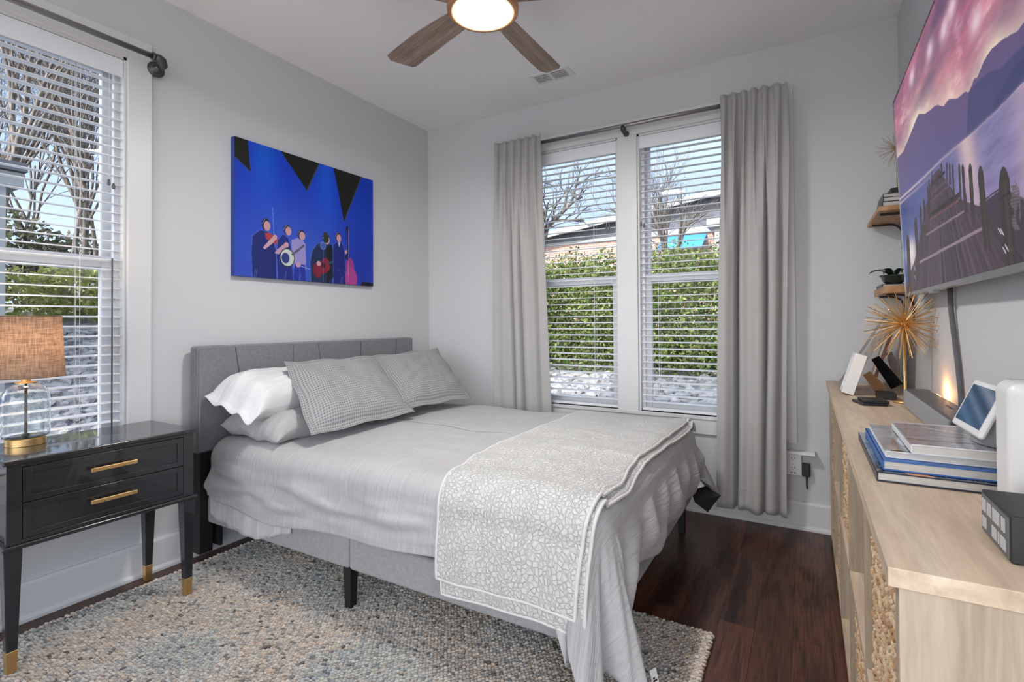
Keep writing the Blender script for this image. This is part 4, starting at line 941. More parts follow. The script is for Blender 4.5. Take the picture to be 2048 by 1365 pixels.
def small_book(lo, hi, mcov, label, group=None, name='book'):
    t = E(name, ((lo[0]+hi[0])/2, (lo[1]+hi[1])/2, lo[2]), label, 'book', group)
    h = hi[2]-lo[2]; c_ = min(.0028, h*.14); b = MB(); b.box(lo, (hi[0], hi[1], lo[2]+c_)).box((lo[0], lo[1], hi[2]-c_), hi).box((lo[0], lo[1], lo[2]), (lo[0]+c_, hi[1], hi[2])); b.build('cover', mcov, t, bevel=.0006)
    box('pages', (lo[0]+c_, lo[1]+.004, lo[2]+c_), (hi[0]-.004, hi[1]-.004, hi[2]-c_), M['paper'], t)
    return t
z = 1.6705
for k, (x0, y0, y1, h, mc, lb) in enumerate(((2.984, -.47, -.22, .026, M['navy_cover'], 'dark book at the bottom of the pile on the upper wall shelf'), (2.988, -.455, -.23, .022, M['navy_cover'], 'pale-paged book second from the bottom on the upper wall shelf'), (2.990, -.44, -.24, .018, M['soundbar'], 'thin grey book on top of the pile on the upper wall shelf'))):
    small_book((x0, y0, z), (3.10, y1, z+h), mc, lb, 'books on the upper wall shelf'); z += h+.0005
tag(box('small_box', (3.02, -.42, z), (3.085, -.31, z+.026), M['black'], None, bevel=.003, org=(3.05, -.36, z)), 'small black box lying on the books on the upper wall shelf', 'box')
ZS = z+.026
def ornament(name, label, c_, zbase, r, n_rod, m_, rr, stem, seed, base_r=.04):
    t = E(name, (c_[0], c_[1], zbase), label, 'ornament'); rs = random.Random(seed)
    MB().lathe([(.0005, 0), (base_r, 0), (base_r, .006), (.008, .010), (stem, .014), (stem, c_[2]-zbase-.008)], (c_[0], c_[1], zbase+.0005), 20).build('stem', m_, t, smooth=True)
    MB().lathe([(.0005, -.012), (.009, -.008), (.012, 0), (.009, .008), (.0005, .012)], c_, 12).build('core', m_, t, smooth=True)
    proto = None
    for k in range(n_rod):
        zz = 1-2*(k+.5)/n_rod; a = k*2.39996+rs.uniform(-.2, .2); q = math.sqrt(1-zz*zz)
        d_ = Vector((q*math.cos(a), q*math.sin(a), zz))
        if proto is None:
            proto = MB().tube([(c_[0], c_[1], c_[2]), (c_[0], c_[1], c_[2]+r)], rr, 6).build('ray', m_, t)
            me = proto.data
            for v_ in me.vertices: v_.co = v_.co-Vector((0, 0, c_[2]-zbase))
            o = proto
        else:
            o = proto.copy(); col.objects.link(o); o.parent = t
        o.location = (0, 0, c_[2]-zbase); o.rotation_mode = 'QUATERNION'; o.rotation_quaternion = d_.to_track_quat('Z', 'Y'); o.scale = (1, 1, rs.uniform(.82, 1.03))
    return t
ornament('starburst_ornament', 'large gold starburst ornament on a stem on the oak cabinet', (3.018, -.755, 1.150), .835, .150, 98, M['gold'], .0015, .0055, 1)
ornament('starburst_ornament', 'small dull gold starburst ornament on the upper wall shelf', (3.055, -.36, 1.955), ZS, .085, 60, M['gold_dull'], .0011, .0045, 2, .022)
# pot with leaves, small book on the lower shelf
small_book((2.998, -.30, 1.3185), (3.09, -.06, 1.335), M['navy_cover'], 'thin dark book lying on the lower wall shelf under the pot')
t = E('plant_pot', (3.045, -.27, 1.3355), 'glossy dark green bowl holding broad dark leaves on the lower wall shelf', 'bowl')
MB().lathe([(.0005, 0), (.030, 0), (.044, .012), (.052, .034), (.057, .036), (.057, .041), (.050, .040), (.040, .016), (.0005, .008)], (3.045, -.27, 1.3358), 32).build('bowl', M['pot'], t, smooth=True)
for a, L_, w_ in ((2.9, .085, .02), (-2.2, .10, .022), (.9, .06, .018), (-.9, .075, .02), (1.9, .08, .02)):
    b = MB(); d_ = Vector((math.cos(a), math.sin(a), 0)); s_ = Vector((-d_.y, d_.x, 0)); rows = []
    L_ = min(L_, (.055 if d_.x > 0 else L_))
    for i in range(8):
        q = i/7; p = Vector((3.045, -.27, 1.372))+d_*(.01+L_*q)+Vector((0, 0, .030*math.sin(q*PI*.8))); w2_ = w_*math.sin(PI*min(.97, q*.9+.08)); rows += [p-s_*w2_+Vector((0, 0, .004)), p, p+s_*w2_+Vector((0, 0, .004))]
    b.add(rows, [(i*3+k, i*3+k+1, i*3+k+4, i*3+k+3) for i in range(7) for k in range(2)]); b.build('leaf', M['pot'], t, smooth=True, solid=.0015)

# ------------------------------------------------------------------ oak cabinet
CF, CB, CYN, CYF, CT = 2.772, RW-.016, -2.441, -.032, .835
cab = E('cabinet', ((CF+CB)/2, -1.24, 0), 'long pale oak cube cabinet with woven baskets along the right wall', 'cabinet')
box('top', (CF, CYN, CT-.026), (CB, CYF, CT), M['oak'], cab, bevel=.0015)
F0 = CF+.012
box('side_panel', (F0, CYN+.004, .0), (CB, CYN+.034, CT-.026), M['oak_v'], cab, bevel=.001)
box('side_panel', (F0, CYF-.034, .0), (CB, CYF-.004, CT-.026), M['oak_v'], cab, bevel=.001)
divs = [-1.958, -1.476, -.994, -.512]
for y in divs: box('divider', (F0, y-.014, .05), (CB-.008, y+.014, CT-.026), M['oak_v'], cab, bevel=.001)
ed = [CYN+.034]+divs+[CYF-.034]
for k in range(5):
    a, b = ed[k]+(.014 if k else 0), ed[k+1]-(.014 if k < 4 else 0)
    box('shelf', (F0, a, .408), (CB-.008, b, .430), M['oak'], cab, bevel=.001)
box('bottom_panel', (F0, CYN+.034, .028), (CB-.008, CYF-.034, .050), M['oak'], cab, bevel=.001)
box('plinth', (F0+.02, CYN+.034, .0), (F0+.04, CYF-.034, .028), M['oak'], cab)
box('back_panel', (CB-.008, CYN+.034, .028), (CB, CYF-.034, CT-.026), M['oak_v'], cab)
# woven baskets
def basket_mesh(w, d_, h):
    """w along y, d_ along x (front at x=0), open top; braided rows of fat strands"""
    rs = random.Random(3); mb = MB(); 
    mb.box((.010, .010, .0), (d_-.010, w-.010, .012), (.30, .20, .11))
    mb.box((.010, .010, .01), (.014, w-.010, h-.02), (.22, .14, .08)).box((d_-.014, .010, .01), (d_-.010, w-.010, h-.02), (.22, .14, .08)).box((.014, .010, .01), (d_-.014, .014, h-.02), (.22, .14, .08)).box((.014, w-.014, .01), (d_-.014, w-.010, h-.02), (.22, .14, .08))
    rows = 15; step = h/rows
    path = [((.012, .012), (.012, w-.012), (-1, 0)), ((.012, w-.012), (d_-.012, w-.012), (0, 1)), ((d_-.012, w-.012), (d_-.012, .012), (1, 0)), ((d_-.012, .012), (.012, .012), (0, -1))]
    for r in range(rows):
        z = step*(r+.5)
        for (a, b, nn) in path:
            a = Vector((*a, 0)); b = Vector((*b, 0)); L_ = (b-a).length; n = max(2, int(L_/.017)); t = (b-a).normalized(); nn = Vector((*nn, 0))
            for k in range(n):
                p = a+t*(L_*(k+.5)/n)+Vector((0, 0, z+rs.uniform(-.002, .002)))+nn*rs.uniform(-.001, .003)
                sgn = 1 if r % 2 else -1; dr = (t*.8+Vector((0, 0, sgn*.62))).normalized(); up = nn; sd = dr.cross(up)
                ll, lw, lh = .0155, .0070, .0072
                c_ = rs.choice([(.62, .43, .26), (.70, .52, .34), (.54, .36, .20), (.66, .46, .28), (.48, .28, .15), (.74, .58, .40)])
                q = [p-dr*ll, p+dr*ll]; ring = []
                for cc, rr_ in ((-.55, .8), (0, 1.0), (.55, .8)):
                    for g in range(5):
                        an = g*2*PI/5; ring.append(p+dr*ll*cc+(sd*math.cos(an)*lw+up*math.sin(an)*lh)*rr_)
                vs = [q[0]]+ring+[q[1]]; fs = [(0, 1+(g+1) % 5, 1+g) for g in range(5)]+[(1+rr2*5+g, 1+rr2*5+(g+1) % 5, 6+rr2*5+(g+1) % 5, 6+rr2*5+g) for rr2 in range(2) for g in range(5)]+[(16, 11+g, 11+(g+1) % 5) for g in range(5)]
                mb.add(vs, fs, c_)
    return mb
bm_ = basket_mesh(.425, .285, .335); proto = None
places = [(0, 1, 'woven seagrass basket nearest the camera, in the upper row of the cabinet'), (0, 0, 'woven seagrass basket nearest the camera, in the lower row of the cabinet'), (1, 0, 'woven seagrass basket below the first open cubby of the oak cabinet'), (2, 1, 'woven seagrass basket in the third upper cubby of the cabinet'), (3, 0, 'woven seagrass basket below the second open cubby of the oak cabinet'), (4, 1, 'woven seagrass basket in the upper cubby by the back wall'), (4, 0, 'woven seagrass basket in the lower cubby by the back wall')]
for (k, row, lb) in places:
    yb = (ed[k]+ed[k+1])/2-.2125; z0 = (.4305 if row else .0505)
    if proto is None:
        proto = bm_.build('basket', M['seagrass'], smooth=True); o = proto
    else:
        o = proto.copy(); col.objects.link(o)
    o.location = (F0+.004, yb, z0)
    tag(o, lb, 'basket', 'woven seagrass baskets in the cabinet')

# ------------------------------------------------------------------ things on the cabinet
Z0 = CT+.0005
def cover_pic(kind, w=90, h=120):
    P = Pic(w, h); u, v = P.u, P.v; f = fbm(u*5, v*5, hash(kind) % 50 if False else len(kind), 5, .6)
    return P, u, v, f
def big_book(name, lo, hi, mcov, img, label, spine_m=None, inset=.003):
    t = E(name, ((lo[0]+hi[0])/2, (lo[1]+hi[1])/2, lo[2]), label, 'book', 'large books stacked on the cabinet')
    h = hi[2]-lo[2]; c_ = .0026
    b = MB(); b.box(lo, (hi[0], hi[1], lo[2]+c_)).box((lo[0], lo[1], hi[2]-c_), (hi[0], hi[1], hi[2])).box((lo[0], lo[1], lo[2]), (lo[0]+c_, hi[1], hi[2])); b.build('cover', mcov, t, bevel=.0008)
    box('pages', (lo[0]+c_, lo[1]+.004, lo[2]+c_), (hi[0]-.004, hi[1]-.004, hi[2]-c_), M['paper'], t)
    if img is not None: picture('cover_picture', (lo[0]+.0005, lo[1]+.0005, hi[2]+.0003), (hi[0]-lo[0]-.001, 0, 0), (0, hi[1]-lo[1]-.001, 0), img, M['cover'], t)
    return t
# cover art, v=0 nearest the camera
P = Pic(100, 130); f = fbm(P.u*6, P.v*7, 3, 5, .65); P.im = np.array([60, 84, 104])*(1-f[..., None])+np.array([150, 172, 178])*f[..., None]; m_ = np.clip((.18+.1*f-P.v)/.05, 0, 1); P.put(m_, (30, 30, 26)); 
sp2 = fbm(P.u*60, P.v*60, 8, 2); P.put((sp2 > .72) & (P.v < .25), (200, 190, 120), .8); P.poly([(.22, .0), (.40, -.0), (.30, .14), (.16, .13)], (226, 150, 66)); img1 = P.im
big_book('book', (2.803, -2.006, Z0), (3.035, -1.585, Z0+.0195), M['navy_cover'], img1, 'large dark illustrated book at the bottom of the stack')
big_book('book', (2.815, -1.990, Z0+.020), (3.032, -1.630, Z0+.0405), M['blue_cover'], None, 'thick blue clothbound book second from the bottom of the stack')
P = Pic(100, 120); f = fbm(P.u*4, P.v*9, 6, 5, .6); P.im = np.array([92, 98, 108])*(1-f[..., None])+np.array([168, 184, 200])*f[..., None]; P.poly([(.10, .30), (.18, .62), (.42, .62), (.42, .20), (.20, .12)], (104, 92, 90)); P.poly([(.16, .36), (.22, .60), (.38, .58), (.36, .42), (.27, .40), (.27, .20), (.17, .22)], (178, 192, 208)); P.poly([(.30, .12), (.62, .10), (.62, .22), (.33, .22)], (106, 98, 96)); P.poly([(.04, .0), (1, 0), (1, .035), (.3, .05), (.05, .04)], (26, 24, 26)); P.poly([(.45, .0), (.8, 0), (.8, .05), (.5, .05)], (170, 178, 186))
for k in range(4): P.line((.205+.018*k, .27), (.215+.018*k, .33), .012, (84, 84, 110))
P.soft((.6, .8), (.4, .1), (196, 200, 214), .7); img3 = P.im
big_book('book', (2.822, -1.966, Z0+.041), (3.03, -1.656, Z0+.0555), M['white_plastic'], img3, 'grey photo book with white pages, third from the bottom of the stack')
P = Pic(110, 120); f = fbm(P.u*3+P.v*2, P.v*22, 16, 5, .65); P.im = np.array([98, 98, 108])*(1-f[..., None])+np.array([196, 194, 204])*f[..., None]; mr_ = P.v < .16+.08*fbm(P.u*6, P.u*0, 2, 3); P.put(mr_, (150, 150, 158), .7); P.put(np.abs(P.v-.17-.08*fbm(P.u*6, P.u*0, 2, 3)) < .02, (78, 72, 74), .8)
for k in range(26): P.line((.30+.02*k, .80-.010*k+.01*(k % 3)), (.312+.02*k, .79-.010*k), .012, (238, 240, 246), .9)
P.put(P.v > .93, (214, 216, 224), .8); img4 = P.im
big_book('book', (2.864, -1.974, Z0+.056), (3.03, -1.705, Z0+.0755), M['white_plastic'], img4, 'white-paged landscape photo book on top of the stack')
# smart display
ZB = Z0+.0765
sd = E('smart_display', (3.0, -1.88, ZB), 'white tabletop smart display with a blue picture, standing on the books', 'smart display')
c00 = Vector((2.962, -1.787, .932)); c10 = Vector((2.968, -1.968, .932)); upv = Vector((.043, .004, .100)); nn_ = (c10-c00).cross(upv).normalized()
if nn_.x > 0: nn_ = -nn_
c00 = c00; U_ = c10-c00; back = -nn_*.012
slab('body', c00, U_, upv, back, M['white_plastic'], sd, bevel=.006)
P = Pic(120, 80); u, v = P.u, P.v; f = fbm(u*4, v*4, 21); q = (v*1.0+u*.55); P.im = np.array([40, 78, 112])+np.zeros_like(P.im)
bandf = lambda c_, w_: np.exp(-((q-c_)/w_)**2)
P.put(bandf(.35, .12), (74, 112, 148), .8); P.put(bandf(.75, .10), (104, 122, 148), .85); P.put(bandf(1.25, .16), (132, 138, 156), .9); P.put(bandf(.98, .07), (30, 56, 86), .9); P.im += (f[..., None]-.5)*14
for k in range(40):
    a = k*.3; P.line((.36+.05*math.cos(a)+.006*k, .50+.09*math.sin(a)+.004*k), (.36+.05*math.cos(a+.3)+.006*(k+1), .50+.09*math.sin(a+.3)+.004*(k+1)), .010, (38, 58, 84), .9)
picture('screen', c00+U_*.07+upv*.14+nn_*.0004, U_*.86, upv*.76, P.im, M['screen'], sd)
b = MB(); base_c = Vector((3.012, -1.880, ZB+.0005)); ring0 = []; ring1 = []
for k in range(28):
    a = 2*PI*k/28; ring0.append(base_c+Vector((.034*math.cos(a)*(1.0), .070*math.sin(a), 0))); ring1.append(base_c+Vector((.018*math.cos(a)+.010, .052*math.sin(a), .060)))
b.add(ring0+ring1, [(k, (k+1) % 28, 28+(k+1) % 28, 28+k) for k in range(28)]+[tuple(range(27, -1, -1)), tuple(range(28, 56))]); b.build('fabric_base', M['grey_fabric_dev'], sd, smooth=True)
# white tower
tw = E('white_tower', (3.02, -2.10, Z0), 'white rounded upright device with a grey top slot at the right edge', 'device')
box('body', (2.973, -2.135, Z0), (3.070, -2.045, 1.058), M['white_plastic'], tw, bevel=.020, segs=5)
box('top_slot', (2.990, -2.075, 1.056), (3.040, -2.058, 1.0595), M['grey_fabric_dev'], tw)
# black lettered box
bx_ = E('sign_box', (2.96, -2.29, Z0), 'small black sign box with faded white block lettering', 'sign')
box('box_body', (2.917, -2.352, Z0), (3.005, -2.222, Z0+.064), M['box_black'], bx_, bevel=.002)
box('face_panel', (2.9155, -2.347, Z0+.004), (2.917, -2.227, Z0+.060), M['box_grey'], bx_)
lt = MB(); X_ = 2.9150
font = {'I': ['1', '1', '1', '1', '1'], 'N': ['101', '111', '111', '101', '101'], 'E': ['11', '10', '11', '10', '11'], 'D': ['110', '101', '101', '101', '110'], 'A': ['010', '101', '111', '101', '101'], 'B': ['110', '101', '110', '101', '111'], 'O': ['111', '101', '101', '101', '111'], 'X': ['101', '101', '010', '101', '101'], 'M': ['101', '111', '101', '101', '101'], 'L': ['10', '10', '10', '10', '11'], 'F': ['11', '10', '11', '10', '10'], 'H': ['101', '101', '111', '101', '101'], 'U': ['101', '101', '101', '101', '111'], 'T': ['111', '010', '010', '010', '010'], ' ': ['0', '0', '0', '0', '0']}
def word(blocks, z0, hh):
    # soft, unreadable block words as in the photo: pale tall bars packed in groups
    for (ya, yb) in blocks:
        n = max(2, int((ya-yb)/.0042)); st_ = (ya-yb)/n
        for k in range(n):
            lt.box((X_, ya-k*st_, z0+.0006*(k % 2)), (X_+.0006, ya-(k+1)*st_+.0008, z0+hh-.0008*((k+1) % 2)))
word([(-2.231, -2.250), (-2.254, -2.276), (-2.281, -2.313), (-2.319, -2.336)], Z0+.034, .020)
word([(-2.231, -2.252), (-2.276, -2.300), (-2.304, -2.311), (-2.314, -2.338)], Z0+.009, .018)
lt.build('lettering', M['letter'], bx_)
# soundbar
sb = E('soundbar', (3.05, -1.2, Z0), 'dark grey soundbar with a fabric front on the cabinet', 'soundbar')
box('body', (3.002, -1.575, Z0+.002), (3.078, -.865, Z0+.070), M['soundbar'], sb, bevel=.008, segs=3)
box('front_grille', (2.998, -1.572, Z0+.004), (3.004, -.868, Z0+.066), M['grille'], sb, bevel=.002)
b = MB()
for k in range(4): b.lathe([(.0005, 0), (.004, 0), (.004, .0005), (.0005, .0006)], (3.045, -1.30-.022*k, Z0+.0702), 10)
b.build('buttons', M['black'], sb)
# glowing night light behind the soundbar
nl = E('night_light', (3.098, -.93, Z0), 'small glowing warm light tucked behind the soundbar', 'night light')
box('light_body', (3.084, -.955, Z0), (3.0935, -.915, Z0+.030), M['white_plastic'], nl)
MB().lathe([(.0005, -.012), (.0015, -.010), (.0015, .010), (.0005, .012)], (3.089, -.935, Z0+.0425), 10).build('glow_tip', M['led'], nl, smooth=True)
pl = bpy.data.lights.new('night_glow', 'POINT'); pl.energy = .45; pl.color = (1, .45, .14); pl.shadow_soft_size = .006
po_ = bpy.data.objects.new('night_glow', pl); col.objects.link(po_); po_.parent = nl; po_.location = (-.008, -.02, .066)
# black box and notebooks
tag(box('small_box', (2.935, -.70, Z0), (2.998, -.60, Z0+.026), M['black'], None, bevel=.003, org=(2.96, -.65, Z0)), 'small black box standing at the far end of the soundbar', 'box')
def notebook(cx, cy, w, d_, h, z, ang, label, m_):
    c_, s_ = math.cos(ang), math.sin(ang); vs = []
    for zz in (z, z+h):
        for a, b in ((-w/2, -d_/2), (w/2, -d_/2), (w/2, d_/2), (-w/2, d_/2)): vs.append((cx+a*c_-b*s_, cy+a*s_+b*c_, zz))
    t = E('wallet', (cx, cy, z), label, 'wallet', 'black wallets on the cabinet'); MB().hexa(vs).build('leather_shell', m_, t, bevel=.0025, segs=3)
    e_ = MB().tube([Vector(v_)*.96+Vector((cx, cy, z+h))*.04 for v_ in vs[4:]]+[Vector(vs[4])*.96+Vector((cx, cy, z+h))*.04], .0006, 4); e_.build('stitching', M['soundbar'], t); return t
notebook(2.893, -.850, .085, .115, .009, Z0, .25, 'black leather wallet at the bottom of the pair on the cabinet', M['leather'])
notebook(2.905, -.842, .082, .110, .009, Z0+.0095, .12, 'black leather wallet lying on top of the other one', M['leather'])
# picture frames
def frame(label, x, y0, y1, h, lean, th, fw, mfr, mback, easel, emat, eh=.62, group='picture frames on the cabinet'):
    t = E('picture_frame', (x, (y0+y1)/2, Z0), label, 'picture frame', group)
    up = Vector((math.sin(lean), 0, math.cos(lean))); nb = Vector((math.cos(lean), 0, -math.sin(lean)))  # nb points to the back
    O = Vector((x, y0, Z0+th*math.sin(lean))); Y = Vector((0, 1, 0)); W_ = y1-y0
    def bar(a0, a1, b0, b1, d0=0, d1=th):
        mb.hexa([O+Y*a0+up*b0+nb*d0, O+Y*a1+up*b0+nb*d0, O+Y*a1+up*b0+nb*d1, O+Y*a0+up*b0+nb*d1, O+Y*a0+up*b1+nb*d0, O+Y*a1+up*b1+nb*d0, O+Y*a1+up*b1+nb*d1, O+Y*a0+up*b1+nb*d1])
    mb = MB(); bar(0, fw, 0, h); bar(W_-fw, W_, 0, h); bar(fw, W_-fw, 0, fw); bar(fw, W_-fw, h-fw, h); fixn(mb.build('frame', mfr, t, bevel=.0015))
    mb = MB(); bar(fw, W_-fw, fw, h-fw, th*.35, th*.45); fixn(mb.build('photo', M['photo'], t))
    mb = MB(); bar(fw*.5, W_-fw*.5, fw*.5, h-fw*.5, th*.93, th+.001); fixn(mb.build('backing', mback, t))
    # easel strut: hinge on the back, foot behind
    (ax, az), (fx, fz), yl, wl_0, wl_1 = easel; A = Vector((ax, yl, az)); foot = Vector((fx, yl, fz))
    tdir = (foot-A).normalized(); q = Vector((-tdir.z, 0, tdir.x)); th_ = Vector((0, .0022, 0))
    mb = MB(); a0, a1, f0_, f1__ = A-q*wl_0, A+q*wl_0, foot-q*wl_1, foot+q*wl_1
    mb.hexa([a0-th_, a1-th_, a1+th_, a0+th_, f0_-th_, f1__-th_, f1__+th_, f0_+th_]); fixn(mb.build('easel_back', emat, t))
    return t
frame('small thick white picture frame at the far end of the cabinet', 2.812, -.62, -.50, .180, R_(17), .046, .018, M['white_plastic'], M['kraft'], ((2.908, .930), (2.962, .858), -.56, .016, .023), M['kraft'])
frame('taller grey picture frame leaning behind the small white frame', 2.815, -.47, -.25, .400, R_(29.8), .026, .026, M['framewood'], M['frameorange'], ((2.955, .990), (3.035, .862), -.41, .017, .026), M['velvet'])
frame('brown and black picture frame nearest the corner under the wall shelf', 2.955, -.20, -.06, .285, R_(17), .014, .012, M['frameorange'], M['black'], ((3.030, 1.005), (3.074, .868), -.19, .014, .020), M['framewood'])

# ------------------------------------------------------------------ outlet on the back wall
t = E('surge_protector', (2.62, 0, .30), 'white wall outlet tower with a small shelf, beside the right curtain', 'outlet')
box('outlet_body', (2.568, -.034, .300), (2.652, -.001, .418), M['white_plastic'], t, bevel=.006, segs=3)
box('outlet_shelf', (2.520, -.062, .422), (2.716, -.001, .440), M['white_plastic'], t, bevel=.003)
b = MB()
for z_ in (.392, .340):
    for dx in (-.007, .007): b.box((2.610+dx-.0012, -.0352, z_), (2.610+dx+.0012, -.0338, z_+.009))
    b.box((2.6085, -.0352, z_-.008), (2.6115, -.0338, z_-.004))
b.box((2.596, -.0352, .314), (2.606, -.0338, .318)).box((2.614, -.0352, .314), (2.624, -.0338, .318)).box((2.6085, -.0352, .360), (2.6115, -.0338, .363)); b.build('slots', M['socket'], t)
pg = E('power_plug', (2.672, -.02, .33), 'black plug hanging from the side of the wall outlet', 'plug')
box('plug_body', (2.6535, -.036, .300), (2.690, -.008, .372), M['black'], pg, bevel=.005)
MB().tube([(2.674, -.022, .302), (2.674, -.022, .262), (2.675, -.015, .240), (2.676, -.003, .228)], .004, 8).build('plug_cable', M['black'], pg, smooth=True)

# cable under the bed
tag(MB().tube([(.62, -1.50, .030), (.45, -1.60, .060), (.30, -1.66, .095), (.17, -1.69, .105), (.095, -1.68, .085), (.075, -1.655, .060), (.12, -1.62, .045), (.26, -1.60, .035), (.50, -1.45, .030)], .0035, 8).build('cable', M['soundbar'], smooth=True, org=(.3, -1.6, .03)), 'thin looped cable hanging under the head end of the bed', 'cable')

# ------------------------------------------------------------------ ceiling vent
vt = E('ceiling_vent', (1.295, -.345, H), 'white ceiling air vent with a double louvre grid', 'vent')
ang = R_(-10)
def vr(x, y, z): return (1.290+x, -.348+y, z)
b = MB(); b.box(vr(-.140, -.070, H-.006), vr(.140, .070, H-.0005)); b.build('vent_frame', M['vinyl'], vt, bevel=.002)
b = MB()
for s_ in (-1, 1):
    b.box(vr(s_*.058-.048, -.043, H-.0066), vr(s_*.058+.048, .043, H-.0062))
b.build('vent_opening', M['socket'], vt)
b = MB()
for s_ in (-1, 1):
    for k in range(11): xx = s_*.058-.046+k*.0092; b.box(vr(xx-.0016, -.043, H-.011), vr(xx+.0016, .043, H-.0066))
    for k in range(4): yy = -.032+k*.0213; b.box(vr(s_*.058-.048, yy-.0012, H-.012), vr(s_*.058+.048, yy+.0012, H-.0068))
b.build('louvres', M['trim'], vt)

# ------------------------------------------------------------------ ceiling fan
FX, FY = 1.560, -1.560
fan = E('ceiling_fan', (FX, FY, H), 'ceiling fan with grey oak blades and a round lit lamp', 'ceiling fan')
MB().lathe([(.0005, H-.001), (.075, H-.001), (.075, H-.03), (.030, H-.055), (.018, H-.06), (.018, 2.60)], (FX, FY, 0), 32).build('canopy', M['nickel'], fan, smooth=True)
MB().lathe([(.0005, 2.605), (.10, 2.605), (.120, 2.59), (.135, 2.55), (.140, 2.50), (.140, 2.447)], (FX, FY, 0), 48).build('motor_housing', M['nickel'], fan, smooth=True)
MB().lathe([(.143, 2.452), (.146, 2.440), (.144, 2.424), (.138, 2.418), (.122, 2.418), (.119, 2.424), (.119, 2.452)], (FX, FY, 0), 64).build('lamp_ring', M['bronze'], fan, smooth=True)
MB().lathe([(.119, 2.432), (.1185, 2.425), (.10, 2.4225), (.06, 2.421), (.0005, 2.4205)], (FX, FY, 0), 48).build('light_diffuser', M['diffuser'], fan, smooth=True)
def blade_mesh():
    n = 26; vs = []; fs = []
    top = []; 
    for i in range(n+1):
        q = i/n; x = .120+.540*q
        a = .044+.030*math.sin(min(1, q*1.5)*PI/2); b_ = -.050-.012*q     # leading bowed, trailing straight
        if q > .955: cut = (q-.955)/.045; a -= .030*cut*cut; b_ += .012*cut*cut
        x2 = x
        top.append((x2-.028*q*0, a, b_))
    pt = math.tan(R_(11))
    for (x, a, b_) in top:
        sl = (x-.12)/.54
        for (yy, off) in ((a, .020*sl), (b_, -.026*sl)):
            xx = x+off
            vs.append((xx, yy, yy*pt+.003)); vs.append((xx, yy, yy*pt-.003))
    for i in range(n):
        k = i*4; fs += [(k, k+4, k+6, k+2), (k+1, k+3, k+7, k+5), (k, k+1, k+5, k+4), (k+2, k+6, k+7, k+3)]
    fs += [(0, 2, 3, 1), (n*4, n*4+1, n*4+3, n*4+2)]
    return vs, fs
vs, fs = blade_mesh()
for k in range(5):
    a = R_(90+72*k)
    me = None
    o = mk('blade', [(v_[0]+FX, v_[1]+FY, v_[2]+H) for v_ in vs], fs, M['fanwood'], fan, bevel=.0015); fixn(o)
    o.location = (0, 0, 2.468-H); o.rotation_euler = (0, 0, a)
    br_ = mk('blade_iron', *(lambda q: (q.v, q.f))(MB().box((FX+.10, FY-.025, H+.003), (FX+.17, FY+.025, H+.012))), M['nickel'], o)

# ------------------------------------------------------------------ outdoors
def ground(name, prof, axis, a0, a1, m_, seg=1):
    vs = []
    for (d_, z) in prof:
        for q in (a0, a1): vs.append((-d_, q, z) if axis == 'x' else (q, d_, z))
    fs = [(i*2, i*2+1, i*2+3, i*2+2) for i in range(len(prof)-1)]
    return mk(name, vs, fs, m_)
tag(box('lawn', (-60, -40, -.5), (60, 60, -.30), M['soil']), kind='structure')
tag(ground('paving', [(T+.001, -.12), (4.2, -.10)], 'x', -9, 7, M['slate']), kind='structure')
tag(ground('gravel_bank', [(4.2, -.10), (6.6, 1.02), (9.5, 1.45), (30, 2.2)], 'x', -9, 14, M['gravel']), kind='structure')
tag(ground('gravel_slope', [(T+.001, -.12), (1.6, -.08), (4.0, .40), (5.5, .75), (30, 1.4)], 'y', -4.2, 12, M['gravel']), kind='structure')
def rocks(n, fn, seed, label):
    rs = np.random.RandomState(seed); bm = bmesh.new(); bmesh.ops.create_icosphere(bm, subdivisions=1, radius=1); V0 = np.array([v_.co[:] for v_ in bm.verts]); F0_ = [tuple(v_.index for v_ in f.verts) for f in bm.faces]; bm.free()
    V = []; F = []
    for k in range(n):
        p, s_ = fn(rs); q = V0*(1+rs.uniform(-.22, .22, (len(V0), 1)))*np.array([s_, s_*rs.uniform(.6, 1), s_*rs.uniform(.45, .7)]); a = rs.uniform(0, 6.28); c_, s2 = math.cos(a), math.sin(a)
        q = np.stack([q[:, 0]*c_-q[:, 1]*s2, q[:, 0]*s2+q[:, 1]*c_, q[:, 2]], 1)+p; F += [tuple(i+k*len(V0) for i in f) for f in F0_]; V.append(q)
    o = mk('rocks', np.concatenate(V), F, M['rock']); tag(o, label, 'rocks', kind='stuff'); return o
def f1_(rs):
    d_ = rs.uniform(4.3, 6.9); z_ = -.10+(d_-4.2)/2.4*1.12 if d_ < 6.6 else 1.05; return (-d_, rs.uniform(-.95, 2.2), z_), rs.uniform(.04, .11)
rocks(900, f1_, 1, 'pale gravel and stones on the bank outside the left window')
def f2_(rs):
    d_ = rs.uniform(1.7, 3.9); return (rs.uniform(-2.0, 2.6), d_, -.08+(d_-1.6)*.2), rs.uniform(.06, .16)
rocks(420, f2_, 2, 'pale rocks banked below the hedge outside the back windows')
